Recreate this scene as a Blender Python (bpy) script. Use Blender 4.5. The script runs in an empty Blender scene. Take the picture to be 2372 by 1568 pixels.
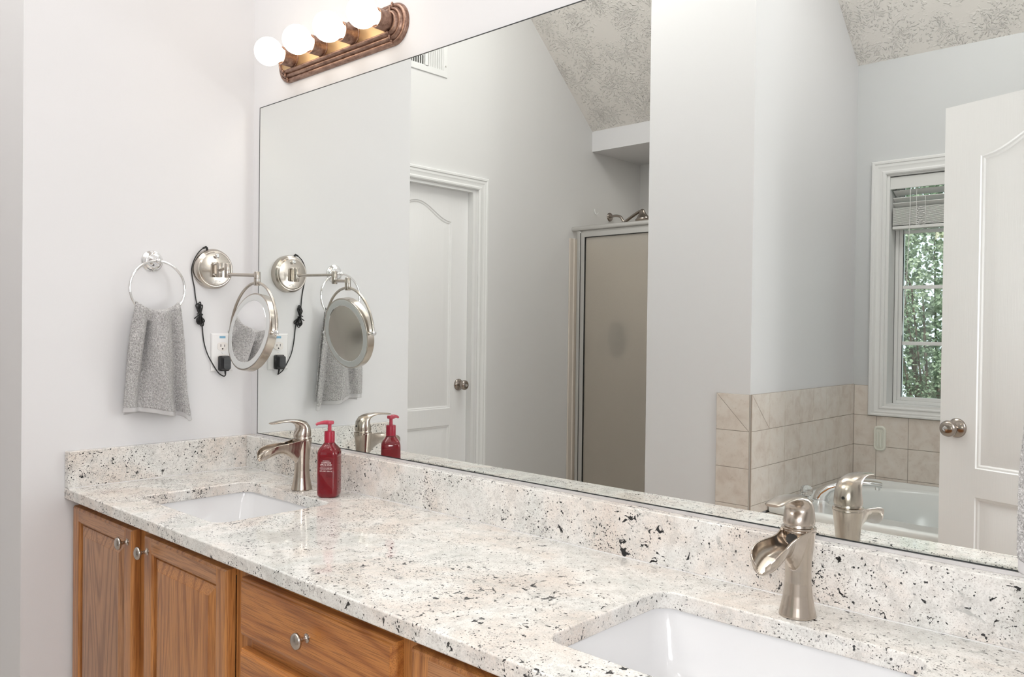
import bpy, math, random
from mathutils import Vector, Matrix

PI = math.pi
ZC = 0.80                      # height of the counter top above the floor; all z below are relative to the counter top
sc = bpy.context.scene
COL = sc.collection

# ------------------------------------------------------------------ camera
cam = bpy.data.cameras.new('camera'); cam_o = bpy.data.objects.new('camera', cam); COL.objects.link(cam_o)
cam.sensor_width = 36.0; cam.lens = 1897.93 / 2372 * 36.0; cam.clip_start = 0.02
R_ = Vector((0.7331703, 0.6799377, 0.0120871)); U_ = Vector((-0.0164528, -0.0000335, 0.9998646)); F_ = Vector((-0.6798461, 0.7332699, -0.0111623))
m = Matrix((R_, U_, -F_)).transposed().to_4x4(); m.translation = Vector((2.46335, -1.39124, 0.45638 + ZC))
cam_o.matrix_world = m
sc.camera = cam_o

# ------------------------------------------------------------------ world, sun, lights, exposure
w = bpy.data.worlds.new('world'); sc.world = w; w.use_nodes = True
bg = w.node_tree.nodes.get('Background') or w.node_tree.nodes.new('ShaderNodeBackground')
bg.inputs[0].default_value = (0.86, 0.93, 1.0, 1); bg.inputs[1].default_value = 2.6

def light(name, kind, loc, power, color=(1, 1, 1), rot=(0, 0, 0), **kw):
    l = bpy.data.lights.new(name, kind); l.energy = power; l.color = color
    for k, v in kw.items(): setattr(l, k, v)
    o = bpy.data.objects.new(name, l); COL.objects.link(o)
    o.location = (loc[0], loc[1], loc[2] + ZC); o.rotation_euler = rot
    return o
light('sun', 'SUN', (0, 4, 8), 9.0, (1, 0.97, 0.9), (math.radians(-33), math.radians(10), 0), angle=0.02)
light('camera_flash', 'POINT', (2.44, -1.34, 0.53), 40.0, (0.97, 0.98, 1.0), shadow_soft_size=0.20)
light('room_fill_light', 'AREA', (1.45, -1.30, 2.70), 12.0, (1.0, 0.98, 0.95), (0, 0, 0), shape='RECTANGLE', size=1.4, size_y=1.0)  # added fill from ceiling height, stands for no known fixture
light('closet_side_fill_light', 'AREA', (0.30, -1.40, 2.70), 50.0, (1.0, 0.98, 0.95), (0, 0, 0), shape='RECTANGLE', size=1.4, size_y=1.2)  # added fill, brightens the closet wall and shower side in the mirror
light('tub_fill_light', 'AREA', (1.65, -2.0, 2.30), 11.0, (1.0, 0.98, 0.96), (0, 0, 0), shape='DISK', size=0.5)  # added fill to lift the tub walls and tiles
light('shower_fill_light', 'AREA', (-0.25, -3.2, 1.62), 2.0, (1.0, 0.95, 0.88), (0, 0, 0), shape='DISK', size=0.2)  # small added fill so the shower interior shows through the glass
light('hall_fill_light', 'POINT', (3.1, -1.12, 1.25), 26.0, (1.0, 0.98, 0.96), shadow_soft_size=0.2)  # added fill through the doorway, evens out the closet wall
BULB_E = 6.5
sc.view_settings.view_transform = 'Standard'; sc.view_settings.look = 'None'
sc.view_settings.exposure = -0.58; sc.view_settings.gamma = 1.0; sc.view_settings.use_curve_mapping = False
cy = sc.cycles
cy.use_adaptive_sampling = True; cy.adaptive_threshold = 0.02; cy.max_bounces = 9; cy.diffuse_bounces = 4; cy.glossy_bounces = 6; cy.transmission_bounces = 8; cy.transparent_max_bounces = 12
cy.use_denoising = True; cy.sample_clamp_indirect = 60.0; cy.caustics_reflective = True; cy.caustics_refractive = True
cy.blur_glossy = 0.2

# ------------------------------------------------------------------ node helper
class NT:
    def __init__(s, name):
        s.m = bpy.data.materials.new(name); s.m.use_nodes = True; s.t = s.m.node_tree; s.t.nodes.clear()
        s.out = s.t.nodes.new('ShaderNodeOutputMaterial')
    def n(s, typ, ins=None, **kw):
        nd = s.t.nodes.new('ShaderNode' + typ)
        for k, v in kw.items(): setattr(nd, k, v)
        for k, v in (ins or {}).items():
            if hasattr(v, 'is_output') or isinstance(v, bpy.types.NodeSocket): s.t.links.new(v, nd.inputs[k])
            else: nd.inputs[k].default_value = v
        return nd
    def co(s, scale=(1, 1, 1), kind='Object', rot=(0, 0, 0)):
        tc = s.n('TexCoord'); mp = s.n('Mapping', {0: tc.outputs[kind], 'Scale': scale, 'Rotation': rot}); return mp.outputs[0]
    def noise(s, vec, scale, detail=2, rough=0.5, dist=0.0):
        return s.n('TexNoise', {'Vector': vec, 'Scale': scale, 'Detail': detail, 'Roughness': rough, 'Distortion': dist}).outputs[0]
    def ramp(s, fac, stops, interp='LINEAR'):
        r = s.n('ValToRGB', {0: fac}); cr = r.color_ramp; cr.interpolation = interp
        while len(cr.elements) < len(stops): cr.elements.new(0.5)
        for e, (p, c) in zip(cr.elements, stops):
            e.position = p; e.color = (c[0], c[1], c[2], 1) if not isinstance(c, (int, float)) else (c, c, c, 1)
        return r.outputs[0]
    def mix(s, fac, a, b, mode='MIX'):
        nd = s.n('Mix', data_type='RGBA', blend_type=mode)
        for i, v in ((0, fac), (6, a), (7, b)):
            if isinstance(v, bpy.types.NodeSocket): s.t.links.new(v, nd.inputs[i])
            elif isinstance(v, (int, float)): nd.inputs[i].default_value = v
            else: nd.inputs[i].default_value = (v[0], v[1], v[2], 1)
        return nd.outputs[2]
    def math(s, op, a, b=0.0, c=0.0):
        nd = s.n('Math', operation=op)
        for i, v in enumerate((a, b, c)):
            if isinstance(v, bpy.types.NodeSocket): s.t.links.new(v, nd.inputs[i])
            else: nd.inputs[i].default_value = v
        return nd.outputs[0]
    def bump(s, h, strength=0.3, dist=0.002):
        return s.n('Bump', {'Height': h, 'Strength': strength, 'Distance': dist}).outputs[0]
    def bsdf(s, color=(0.8, 0.8, 0.8), rough=0.5, metal=0.0, normal=None, **kw):
        ins = {'Roughness': rough, 'Metallic': metal}
        ins['Base Color'] = color if isinstance(color, bpy.types.NodeSocket) else (color[0], color[1], color[2], 1)
        if normal is not None: ins['Normal'] = normal
        for k, v in kw.items(): ins[k.replace('_', ' ')] = v
        return s.n('BsdfPrincipled', ins).outputs[0]
    def done(s, sh):
        s.t.links.new(sh, s.out.inputs[0]); return s.m

def plain(name, color, rough=0.5, metal=0.0, **kw):
    t = NT(name); return t.done(t.bsdf(color, rough, metal, **kw))

def wall_mat(name, col, bumpy=0.06):
    t = NT(name); c = t.co()
    n = t.noise(c, 260, 3, 0.6); n2 = t.noise(c, 1.3, 2)
    colr = t.mix(t.math('MULTIPLY', n2, 0.25), col, (col[0] * 0.97, col[1] * 0.965, col[2] * 0.955))
    return t.done(t.bsdf(colr, 0.55, normal=t.bump(n, bumpy, 0.0015), Specular_IOR_Level=0.3))
M_WALL = wall_mat('painted wall', (0.757, 0.752, 0.764))
M_WALLC = wall_mat('cool painted wall', (0.745, 0.74, 0.735))
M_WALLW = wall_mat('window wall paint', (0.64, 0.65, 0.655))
M_WHITE = wall_mat('white paint', (0.80, 0.80, 0.79), 0.03)

def door_mat():
    t = NT('grained door paint'); c = t.co((1, 1, 0.035))
    n = t.noise(c, 330, 2, 0.5, 0.4); n2 = t.noise(t.co((1, 1, 0.12)), 60, 3)
    h = t.math('ADD', n, t.math('MULTIPLY', n2, 0.6))
    return t.done(t.bsdf((0.84, 0.835, 0.83), 0.42, normal=t.bump(h, 0.25, 0.0012)))
M_DOOR = door_mat()

def ceiling_mat(col):
    # stomped "crow's foot" plaster: short radiating ridges round scattered centres
    t = NT('stomped plaster ceiling'); tc = t.n('TexCoord').outputs['Object']
    mp = t.n('Mapping', {0: tc, 'Scale': (1, 1.35, 0.0)}).outputs[0]
    wob = t.n('TexNoise', {'Vector': mp, 'Scale': 9.0, 'Detail': 2.0}).outputs[1]
    mp2 = t.n('VectorMath', {0: mp, 1: t.n('VectorMath', {0: wob, 1: (0.09, 0.09, 0.0)}, operation='MULTIPLY').outputs[0]}, operation='ADD').outputs[0]
    hs = None
    for sc_, off in ((4.6, 0.0), (5.6, 3.7)):
        v = t.n('VectorMath', {0: mp2, 1: (off, off * 1.7, 0.0)}, operation='ADD').outputs[0]
        vor = t.n('TexVoronoi', {'Vector': v, 'Scale': sc_, 'Randomness': 0.9}, voronoi_dimensions='2D')
        d = t.n('VectorMath', {0: v, 1: vor.outputs['Position']}, operation='SUBTRACT').outputs[0]
        sp = t.n('SeparateXYZ', {0: d}); ang = t.math('ARCTAN2', sp.outputs[1], sp.outputs[0])
        comb = t.n('CombineXYZ', {0: t.math('COSINE', ang), 1: t.math('SINE', ang), 2: t.math('MULTIPLY', vor.outputs['Distance'], 2.4)}).outputs[0]
        comb = t.n('VectorMath', {0: comb, 1: vor.outputs['Color']}, operation='ADD').outputs[0]
        ray = t.noise(comb, 5.2, 1.5, 0.6, 0.15)
        ridge = t.n('MapRange', {0: ray, 1: 0.55, 2: 0.68, 3: 0.0, 4: 1.0}, interpolation_type='LINEAR').outputs[0]
        fall = t.n('MapRange', {0: vor.outputs['Distance'], 1: 0.62, 2: 0.30, 3: 0.0, 4: 1.0}, interpolation_type='SMOOTHSTEP').outputs[0]
        h = t.math('MULTIPLY', ridge, fall)
        hs = h if hs is None else t.math('MAXIMUM', hs, h)
    return t.done(t.bsdf(col, 0.42, normal=t.bump(hs, 0.9, 0.006), Specular_IOR_Level=0.5))
M_CEIL = ceiling_mat((0.86, 0.825, 0.785))

def granite(name, tint):
    t = NT(name); c = t.co()
    wob = t.n('TexNoise', {'Vector': c, 'Scale': 260.0, 'Detail': 2.0}).outputs[1]
    cw = t.n('VectorMath', {0: c, 1: t.n('VectorMath', {0: wob, 1: (0.0035, 0.0035, 0.0035)}, operation='MULTIPLY').outputs[0]}, operation='ADD').outputs[0]
    def cells(scale, vec=None):
        v = t.n('TexVoronoi', {'Vector': vec or cw, 'Scale': scale}).outputs['Color']
        return t.n('SeparateColor', {0: v}).outputs
    big = t.noise(c, 5.0, 3, 0.6, 0.4)
    base = t.ramp(big, [(0.36, (0.70, 0.715, 0.70)), (0.48, (0.86, 0.85, 0.83)), (0.58, (0.80, 0.745, 0.70)), (0.68, (0.74, 0.665, 0.61))])
    cloud = t.ramp(t.noise(c, 38, 4, 0.7), [(0.38, 0.55), (0.54, 0.0)])
    base = t.mix(cloud, base, (0.55, 0.54, 0.52))
    fine = cells(620.0)
    base = t.mix(t.ramp(fine[0], [(0.0, 0.0), (0.70, 0.0), (0.74, 0.34)]), base, (0.46, 0.43, 0.40))
    base = t.mix(t.ramp(fine[1], [(0.0, 0.0), (0.66, 0.0), (0.70, 0.25)]), base, (0.93, 0.925, 0.91))
    # translucent grey crystals
    g = t.ramp(t.noise(c, 30, 3, 0.6, 0.7), [(0.640, 0.0), (0.70, 0.5)])
    base = t.mix(g, base, (0.34, 0.35, 0.34))
    # dark mica flecks gathered in drifts: only some crystals turn dark, more of them inside a drift
    drift = t.ramp(t.noise(c, 11.0, 3, 0.55, 0.5), [(0.46, 0.0), (0.64, 1.0)])
    # the slab is finely peppered at one end and sparser, with bigger spots, at the other
    xx = t.n('SeparateXYZ', {0: c}).outputs[0]
    kx = t.n('MapRange', {0: xx, 1: -0.8, 2: 0.35, 3: 1.0, 4: 0.30}).outputs[0]
    for sc_, amt, colr in ((300.0, 0.060, (0.010, 0.011, 0.015)), (470.0, 0.060, (0.016, 0.017, 0.02)), (660.0, 0.10, (0.15, 0.14, 0.13))):
        r = cells(sc_)[0]
        thr = t.math('ADD', r, t.math('MULTIPLY', t.math('MULTIPLY', drift, amt), kx))
        base = t.mix(t.ramp(t.math('MULTIPLY', thr, 0.5), [(0.4955, 0.0), (0.4968, 0.95)]), base, colr)
    # larger black biotite spots
    f2 = t.noise(t.co((1, 1, 1), rot=(0.5, 0.1, 0.9)), 52, 5, 0.66, 0.9)
    lump = t.noise(c, 4.2, 2)
    bl = t.ramp(t.math('ADD', t.math('ADD', f2, t.math('MULTIPLY', t.math('SUBTRACT', 0.8, kx), 0.035)), t.math('MULTIPLY', t.math('SUBTRACT', lump, 0.5), 0.22)), [(0.652, 0.0), (0.662, 1.0)])
    base = t.mix(bl, base, (0.018, 0.018, 0.02))
    base = t.mix(1.0, base, tint, 'MULTIPLY')
    return t.done(t.bsdf(base, 0.045, Specular_IOR_Level=0.5))
M_GRAN = granite('polished granite', (0.96, 0.95, 0.935))

def oak(name, axis, light_c, dark_c, seed=0.0):
    s1 = {'z': (1, 1, 0.10), 'x': (0.10, 1, 1)}[axis]; s2 = {'z': (1, 1, 0.02), 'x': (0.02, 1, 1)}[axis]
    t = NT(name); tc = t.n('TexCoord').outputs['Object']
    off = t.n('VectorMath', {0: tc, 1: (seed, seed * 0.3, seed * 0.7)}, operation='ADD').outputs[0]
    m1 = t.n('Mapping', {0: off, 'Scale': s1}).outputs[0]; m2 = t.n('Mapping', {0: off, 'Scale': s2}).outputs[0]
    n = t.noise(m1, 6.0, 1.5, 0.45, 0.35)
    rings = t.math('MULTIPLY_ADD', t.math('SINE', t.math('MULTIPLY', n, 105.0)), 0.5, 0.5)
    rings = t.math('POWER', rings, 3.2)
    tone = t.noise(m1, 2.2, 2)
    pores = t.ramp(t.noise(m2, 620, 2, 0.6), [(0.40, 1.0), (0.52, 0.0)])
    col = t.mix(t.math('MULTIPLY', rings, 0.80), light_c, dark_c)
    col = t.mix(t.math('MULTIPLY', tone, 0.35), col, (dark_c[0] * 1.1, dark_c[1] * 1.05, dark_c[2]))
    col = t.mix(t.math('MULTIPLY', pores, 0.55), col, (dark_c[0] * 0.55, dark_c[1] * 0.5, dark_c[2] * 0.5))
    return t.done(t.bsdf(col, 0.33, normal=t.bump(pores, 0.12, 0.0008), Coat_Weight=0.25, Coat_Roughness=0.25))
LC, DC = (0.57, 0.250, 0.075), (0.30, 0.105, 0.026)
M_OAKV = oak('oak, upright grain', 'z', LC, DC, 1.3)
M_OAKV2 = oak('oak, upright grain, greyer', 'z', (0.52, 0.265, 0.125), (0.24, 0.10, 0.042), 4.1)
M_OAKH = oak('oak, level grain', 'x', (0.56, 0.23, 0.058), (0.31, 0.10, 0.022), 2.2)
M_OAKH2 = oak('oak rail, level grain', 'x', (0.52, 0.25, 0.105), (0.31, 0.13, 0.05), 7.2)

def brushed(name, col, rough, axis=None):
    t = NT(name); sc_ = {'x': (0.02, 1, 1), 'z': (1, 1, 0.02), None: (1, 1, 1)}[axis]
    n = t.noise(t.co(sc_), 900, 2)
    r = t.n('MapRange', {0: n, 1: 0.3, 2: 0.7, 3: rough * 0.92, 4: rough * 1.1}).outputs[0]
    return t.done(t.bsdf(col, r, 1.0))
M_NICKEL = brushed('brushed nickel', (0.53, 0.47, 0.41), 0.22, 'z')
M_NICKELP = brushed('satin nickel', (0.54, 0.495, 0.445), 0.20)
M_CHROME = plain('chrome', (0.86, 0.86, 0.86), 0.04, 1.0)
M_KNOB = brushed('antique satin knob', (0.46, 0.415, 0.375), 0.22)
M_DARKNICKEL = brushed('aged nickel', (0.36, 0.315, 0.28), 0.20)
M_BRONZE = None
def bronze():
    t = NT('weathered bronze'); n = t.noise(t.co((0.5, 1, 1)), 90, 4, 0.65)
    c = t.ramp(n, [(0.35, (0.20, 0.115, 0.085)), (0.55, (0.34, 0.215, 0.165)), (0.72, (0.46, 0.31, 0.23))])
    return t.done(t.bsdf(c, 0.36, 0.75))
M_BRONZE = bronze()
M_BRASS = plain('brushed brass plate', (0.56, 0.40, 0.22), 0.38, 0.8)
M_BLACK = plain('black plastic', (0.012, 0.012, 0.014), 0.28)
M_RUBBER = plain('black cord', (0.01, 0.01, 0.01), 0.5)
M_PORC = plain('white porcelain', (0.76, 0.76, 0.77), 0.07, Specular_IOR_Level=0.6)
M_TUB = plain('white acrylic', (0.78, 0.80, 0.79), 0.15)
M_PLATE = plain('white plate plastic', (0.80, 0.79, 0.79), 0.3)
M_RECEP = plain('receptacle plastic', (0.78, 0.74, 0.71), 0.3)
M_MIRROR = plain('silvered glass', (0.88, 0.905, 0.885), 0.0, 1.0)
M_MIRROR2 = plain('small mirror glass', (0.92, 0.92, 0.92), 0.0, 1.0)
M_EDGE = plain('dark mirror edge', (0.03, 0.035, 0.035), 0.3)
M_FROST = plain('frosted light ring', (0.60, 0.61, 0.61), 0.35)
M_ALU = plain('satin aluminium', (0.70, 0.69, 0.67), 0.3, 0.85)
M_GASKET = plain('black gasket', (0.015, 0.015, 0.015), 0.5)
M_CREAM = plain('cream fibreglass', (0.70, 0.635, 0.565), 0.35)
M_TAN = plain('tan shower surround', (0.76, 0.69, 0.61), 0.4)
M_FLOOR = plain('floor vinyl', (0.60, 0.56, 0.51), 0.5)
M_DARK = plain('dark duct', (0.03, 0.028, 0.025), 0.8)
M_BLIND = plain('blind slat', (0.74, 0.74, 0.72), 0.45)
M_CORDW = plain('white blind cord', (0.8, 0.8, 0.78), 0.7)
M_LAWN = plain('lawn', (0.10, 0.17, 0.06), 0.9)
M_BARK = plain('bark', (0.12, 0.09, 0.07), 0.9)
M_TEXT = plain('white print', (0.85, 0.80, 0.80), 0.4)
M_STICKER = plain('blue sticker', (0.20, 0.42, 0.60), 0.4)
M_HANDLE_TXT = plain('engraved script', (0.80, 0.79, 0.77), 0.35)

def tile_mat():
    t = NT('beige ceramic tile'); c = t.co()
    a = t.noise(c, 16, 4, 0.6, 0.5); b = t.noise(c, 90, 3, 0.6)
    col = t.ramp(a, [(0.3, (0.64, 0.555, 0.49)), (0.5, (0.735, 0.665, 0.60)), (0.7, (0.77, 0.715, 0.66))])
    col = t.mix(t.ramp(b, [(0.60, 0.0), (0.72, 0.3)]), col, (0.46, 0.39, 0.32))
    return t.done(t.bsdf(col, 0.3))
M_TILE = tile_mat(); M_GROUT = plain('grout', (0.42, 0.37, 0.32), 0.9)

def terry(name, a, b):
    t = NT(name); c = t.co()
    v = t.n('TexVoronoi', {'Vector': c, 'Scale': 420.0}); n = t.noise(c, 620, 3, 0.7)
    n3 = t.noise(c, 230, 2, 0.6)
    f = t.math('ADD', t.math('MULTIPLY', n, 0.6), t.math('MULTIPLY', n3, 0.4))
    col = t.ramp(f, [(0.38, a), (0.62, b)])
    h = t.math('SUBTRACT', n3, t.math('MULTIPLY', v.outputs['Distance'], 0.5))
    return t.done(t.bsdf(col, 0.95, normal=t.bump(h, 1.0, 0.004), Sheen_Weight=0.3))
M_TERRY = terry('grey terry', (0.26, 0.25, 0.25), (0.78, 0.765, 0.76))
M_HEM = plain('grey woven hem', (0.56, 0.55, 0.555), 0.8)

def bottle_mat():
    t = NT('red translucent plastic')
    return t.done(t.bsdf((0.30, 0.004, 0.016), 0.06, Transmission_Weight=0.55, IOR=1.40, Coat_Weight=0.5, Coat_Roughness=0.03))
M_BOTTLE = bottle_mat()
M_COLLAR = plain('red collar plastic', (0.33, 0.008, 0.03), 0.35)
M_PUMP = plain('pink red pump plastic', (0.62, 0.07, 0.12), 0.25, Transmission_Weight=0.25)

def bulb_mat():
    t = NT('glowing bulb'); return t.done(t.n('Emission', {0: (1.0, 0.84, 0.66, 1), 1: BULB_E}).outputs[0])
M_BULB = bulb_mat()

def glass_mat():
    t = NT('window glass'); tr = t.n('BsdfTransparent', {0: (0.93, 0.96, 0.95, 1)}); gl = t.n('BsdfGlossy', {0: (1, 1, 1, 1), 'Roughness': 0.0})
    fr = t.n('Fresnel', {0: 1.5}); f = t.math('MULTIPLY', fr.outputs[0], 1.6)
    return t.done(t.n('MixShader', {0: f, 1: tr.outputs[0], 2: gl.outputs[0]}).outputs[0])
M_GLASS = glass_mat()

def obscure():
    t = NT('obscure shower glass'); c = t.co((1, 1, 0.3)); n = t.noise(c, 260, 3, 0.6); b = t.bump(n, 0.4, 0.002)
    g = t.bsdf((0.90, 0.88, 0.84), 0.42, normal=b, Transmission_Weight=1.0, IOR=1.3)
    d = t.bsdf((0.70, 0.645, 0.575), 0.4, normal=b)
    return t.done(t.n('MixShader', {0: 0.42, 1: g, 2: d}).outputs[0])
M_OBSC = obscure()
def crystal():
    t = NT('clear crystal'); return t.done(t.bsdf((0.95, 0.96, 0.96), 0.02, Transmission_Weight=0.9, IOR=1.5))
M_CRYST = crystal()
M_SOAPD = plain('pale green plastic', (0.80, 0.80, 0.72), 0.3)

def leaf_mat():
    t = NT('leaves'); c = t.co()
    n = t.noise(c, 14, 3, 0.7); n2 = t.noise(c, 1.6, 2)
    col = t.ramp(t.math('ADD', t.math('MULTIPLY', n, 0.6), t.math('MULTIPLY', n2, 0.4)), [(0.34, (0.08, 0.125, 0.08)), (0.48, (0.22, 0.29, 0.195)), (0.60, (0.58, 0.65, 0.49))])
    d = t.bsdf(col, 0.55); tr = t.n('BsdfTranslucent', {0: col})
    return t.done(t.n('MixShader', {0: 0.3, 1: d, 2: tr.outputs[0]}).outputs[0])
M_LEAF = leaf_mat()

# ------------------------------------------------------------------ mesh helpers
class MB:
    def __init__(s): s.v = []; s.f = []
    def add(s, vs, fs):
        o = len(s.v); s.v += [tuple(p) for p in vs]; s.f += [tuple(i + o for i in f) for f in fs]; return s
    def box(s, x0, x1, y0, y1, z0, z1):
        return s.add([(x0, y0, z0), (x1, y0, z0), (x1, y1, z0), (x0, y1, z0), (x0, y0, z1), (x1, y0, z1), (x1, y1, z1), (x0, y1, z1)],
                     [(0, 3, 2, 1), (4, 5, 6, 7), (0, 1, 5, 4), (1, 2, 6, 5), (2, 3, 7, 6), (3, 0, 4, 7)])
    def loft(s, rings, cap0=True, cap1=True, closed=True):
        o = len(s.v); n = len(rings[0])
        for r in rings: s.v += [tuple(p) for p in r]
        for k in range(len(rings) - 1):
            for i in range(n if closed else n - 1):
                j = (i + 1) % n; a = o + k * n; b = a + n
                s.f.append((a + i, a + j, b + j, b + i))
        if cap0: s.f.append(tuple(o + i for i in range(n))[::-1])
        if cap1: s.f.append(tuple(o + (len(rings) - 1) * n + i for i in range(n)))
        return s
    def lathe(s, c, axis, prof, n=32, cap0=True, cap1=True):
        ax = Vector(axis).normalized(); h = Vector((0, 0, 1)) if abs(ax.z) < 0.9 else Vector((1, 0, 0))
        a = ax.cross(h).normalized(); b = ax.cross(a); c = Vector(c)
        return s.loft([[c + ax * t + (a * math.cos(2 * PI * i / n) + b * math.sin(2 * PI * i / n)) * max(r, 1e-5) for i in range(n)] for r, t in prof], cap0, cap1)
    def tube(s, pts, r, n=10, closed=False):
        pts = [Vector(p) for p in pts]; rings = []; up = None; N = len(pts)
        for i, p in enumerate(pts):
            d = (pts[(i + 1) % N] - pts[i - 1]) if closed else (pts[min(i + 1, N - 1)] - pts[max(i - 1, 0)])
            if d.length < 1e-9: d = Vector((0, 0, 1))
            d.normalize()
            if up is None: up = d.cross(Vector((0.31, 0.22, 0.93))).normalized()
            up = (up - d * up.dot(d)).normalized(); b = d.cross(up)
            rr = r[i] if isinstance(r, (list, tuple)) else r
            rings.append([p + (up * math.cos(2 * PI * k / n) + b * math.sin(2 * PI * k / n)) * rr for k in range(n)])
        if closed: rings.append(rings[0])
        return s.loft(rings, not closed, not closed)
    def rings2(s, outs, fn, fill=True):
        """nested outlines given as lists of (a, b) with a height each; fn maps (a, b, h) to a point"""
        return s.loft([[fn(a, b, h) for a, b in o] for o, h in outs], False, fill)
    def sphere(s, c, r, n=24, m=16, sc_=(1, 1, 1)):
        return s.loft([[(c[0] + sc_[0] * r * math.sin(PI * k / m) * math.cos(2 * PI * i / n), c[1] + sc_[1] * r * math.sin(PI * k / m) * math.sin(2 * PI * i / n), c[2] + sc_[2] * r * math.cos(PI * k / m)) for i in range(n)] for k in [0.02] + list(range(1, m)) + [m - 0.02]])

def smooth_path(pts, k=6):
    P = [Vector(p) for p in pts]; out = []
    for i in range(len(P) - 1):
        a, b, c, d = P[max(i - 1, 0)], P[i], P[i + 1], P[min(i + 2, len(P) - 1)]
        for j in range(k):
            t = j / k
            out.append(0.5 * ((2 * b) + (c - a) * t + (2 * a - 5 * b + 4 * c - d) * t * t + (3 * b - a - 3 * c + d) * t ** 3))
    return out + [P[-1]]

def rect(a0, a1, b0, b1): return [(a0, b0), (a1, b0), (a1, b1), (a0, b1)]
def rrect(a0, a1, b0, b1, r, k=6):
    out = []
    for cx, cz, s0 in ((a1 - r, b0 + r, -PI / 2), (a1 - r, b1 - r, 0), (a0 + r, b1 - r, PI / 2), (a0 + r, b0 + r, PI)):
        for i in range(k + 1):
            t = s0 + PI / 2 * i / k; out.append((cx + r * math.cos(t), cz + r * math.sin(t)))
    return out

BASE = {}
def mesh_obj(name, mb, mat, base=(0, 0, 0), sharp=35, bevel=0, weld=False):
    me = bpy.data.meshes.new(name); b = Vector(base)
    me.from_pydata([tuple(Vector(p) - b) for p in mb.v], [], mb.f); me.validate(); me.update()
    import bmesh
    bm = bmesh.new(); bm.from_mesh(me)
    if weld: bmesh.ops.remove_doubles(bm, verts=bm.verts, dist=1e-5)
    bmesh.ops.recalc_face_normals(bm, faces=bm.faces); bm.to_mesh(me); bm.free()
    for p in me.polygons: p.use_smooth = True
    me.set_sharp_from_angle(angle=math.radians(sharp))
    me.materials.append(mat)
    o = bpy.data.objects.new(name, me); COL.objects.link(o)
    if bevel:
        md = o.modifiers.new('bevel', 'BEVEL'); md.width = bevel; md.segments = 3; md.limit_method = 'ANGLE'; md.angle_limit = math.radians(40); md.harden_normals = True
    return o
def tag(o, label=None, cat=None, group=None, kind=None):
    if label: o['label'] = label
    if cat: o['category'] = cat
    if group: o['group'] = group
    if kind: o['kind'] = kind
    return o
def thing(name, label, cat, base, group=None, kind=None):
    o = bpy.data.objects.new(name, None); COL.objects.link(o); o.empty_display_size = 0.05
    o.location = (base[0], base[1], base[2] + ZC); BASE[o.name] = Vector(base)
    return tag(o, label, cat, group, kind)
def part(name, mb, mat, parent, **kw):
    b = BASE[parent.name]; o = mesh_obj(name, mb, mat, b, **kw); o.parent = parent; BASE[o.name] = b; return o
def single(name, mb, mat, label, cat, base, group=None, kind=None, **kw):
    o = mesh_obj(name, mb, mat, base, **kw); o.location = (base[0], base[1], base[2] + ZC); BASE[o.name] = Vector(base)
    return tag(o, label, cat, group, kind)
def struct(name, mb, mat, label, cat='wall', **kw):
    return single(name, mb, mat, label, cat, (0, 0, 0), kind='structure', **kw)
def copy_tree(o, parent=None):
    c = o.copy(); COL.objects.link(c); c.parent = parent
    if o.name in BASE: BASE[c.name] = BASE[o.name]
    for ch in list(o.children): copy_tree(ch, c)
    return c
def text_mesh(body, size, extrude=0.0002, shear=0.0, align='CENTER', spacing=1.0):
    cu = bpy.data.curves.new('t', 'FONT'); cu.body = body; cu.size = size; cu.extrude = extrude; cu.shear = shear; cu.align_x = align; cu.resolution_u = 3; cu.space_character = spacing
    o = bpy.data.objects.new('t', cu); COL.objects.link(o); bpy.context.view_layer.update()
    me = bpy.data.meshes.new_from_object(o.evaluated_get(bpy.context.evaluated_depsgraph_get()))
    vs = [v.co.copy() for v in me.vertices]; fs = [tuple(p.vertices) for p in me.polygons]
    bpy.data.objects.remove(o); bpy.data.curves.remove(cu); bpy.data.meshes.remove(me)
    return vs, fs

FL = -ZC
XR = 2.331; LW = 0.672; XL = -0.85; YW = -2.88; XS = 0.893; YP = -1.75; CZ = 2.75
# ------------------------------------------------------------------ the room
struct('floor', MB().box(-1.1, 4.4, -4.0, 0.2, FL - 0.1, FL), M_FLOOR, 'bathroom floor below the vanity', 'floor')
struct('wall_mirror_side', MB().box(-1.1, XR + 0.2, 0.006, 0.12, FL, CZ + 0.1), M_WALL, 'pale painted wall behind the large mirror and light bar')
struct('wall_left', MB().box(XL - 0.12, 0.0, -LW, 0.006, FL, CZ + 0.1), M_WALL, 'pale painted end wall with towel ring and makeup mirror')
struct('wall_right', MB().box(XR, XR + 0.12, -LW, 0.006, FL, CZ + 0.1), M_WALL, 'pale painted end wall where the counter stops')
mb = MB(); YD0, YD1, ZD = -1.865, -1.075, 1.243
mb.box(XL - 0.12, XL, YD1, -LW, FL, CZ + 0.1); mb.box(XL - 0.12, XL, YD0, YD1, ZD, CZ + 0.1); mb.box(XL - 0.12, XL, -3.62, YD0, FL, CZ + 0.1)
struct('wall_closet_side', mb, M_WALLC, 'grey white wall with closed door, seen in the mirror')
struct('wall_pillar', MB().box(0.385, XS, YW, YP, FL, CZ + 0.1), M_WALL, 'wall block between shower and bathtub, seen in the mirror')
WX0, WX1, WZ0, WZ1 = 1.043, 1.793, 0.094, 1.252
mb = MB(); mb.box(XS, WX0, YW - 0.14, YW, FL, CZ + 0.1); mb.box(WX1, 2.5, YW - 0.14, YW, FL, CZ + 0.1); mb.box(WX0, WX1, YW - 0.14, YW, FL, WZ0); mb.box(WX0, WX1, YW - 0.14, YW, WZ1, CZ + 0.1)
struct('wall_window_side', mb, M_WALLW, 'pale wall above the bathtub holding the window')
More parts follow.
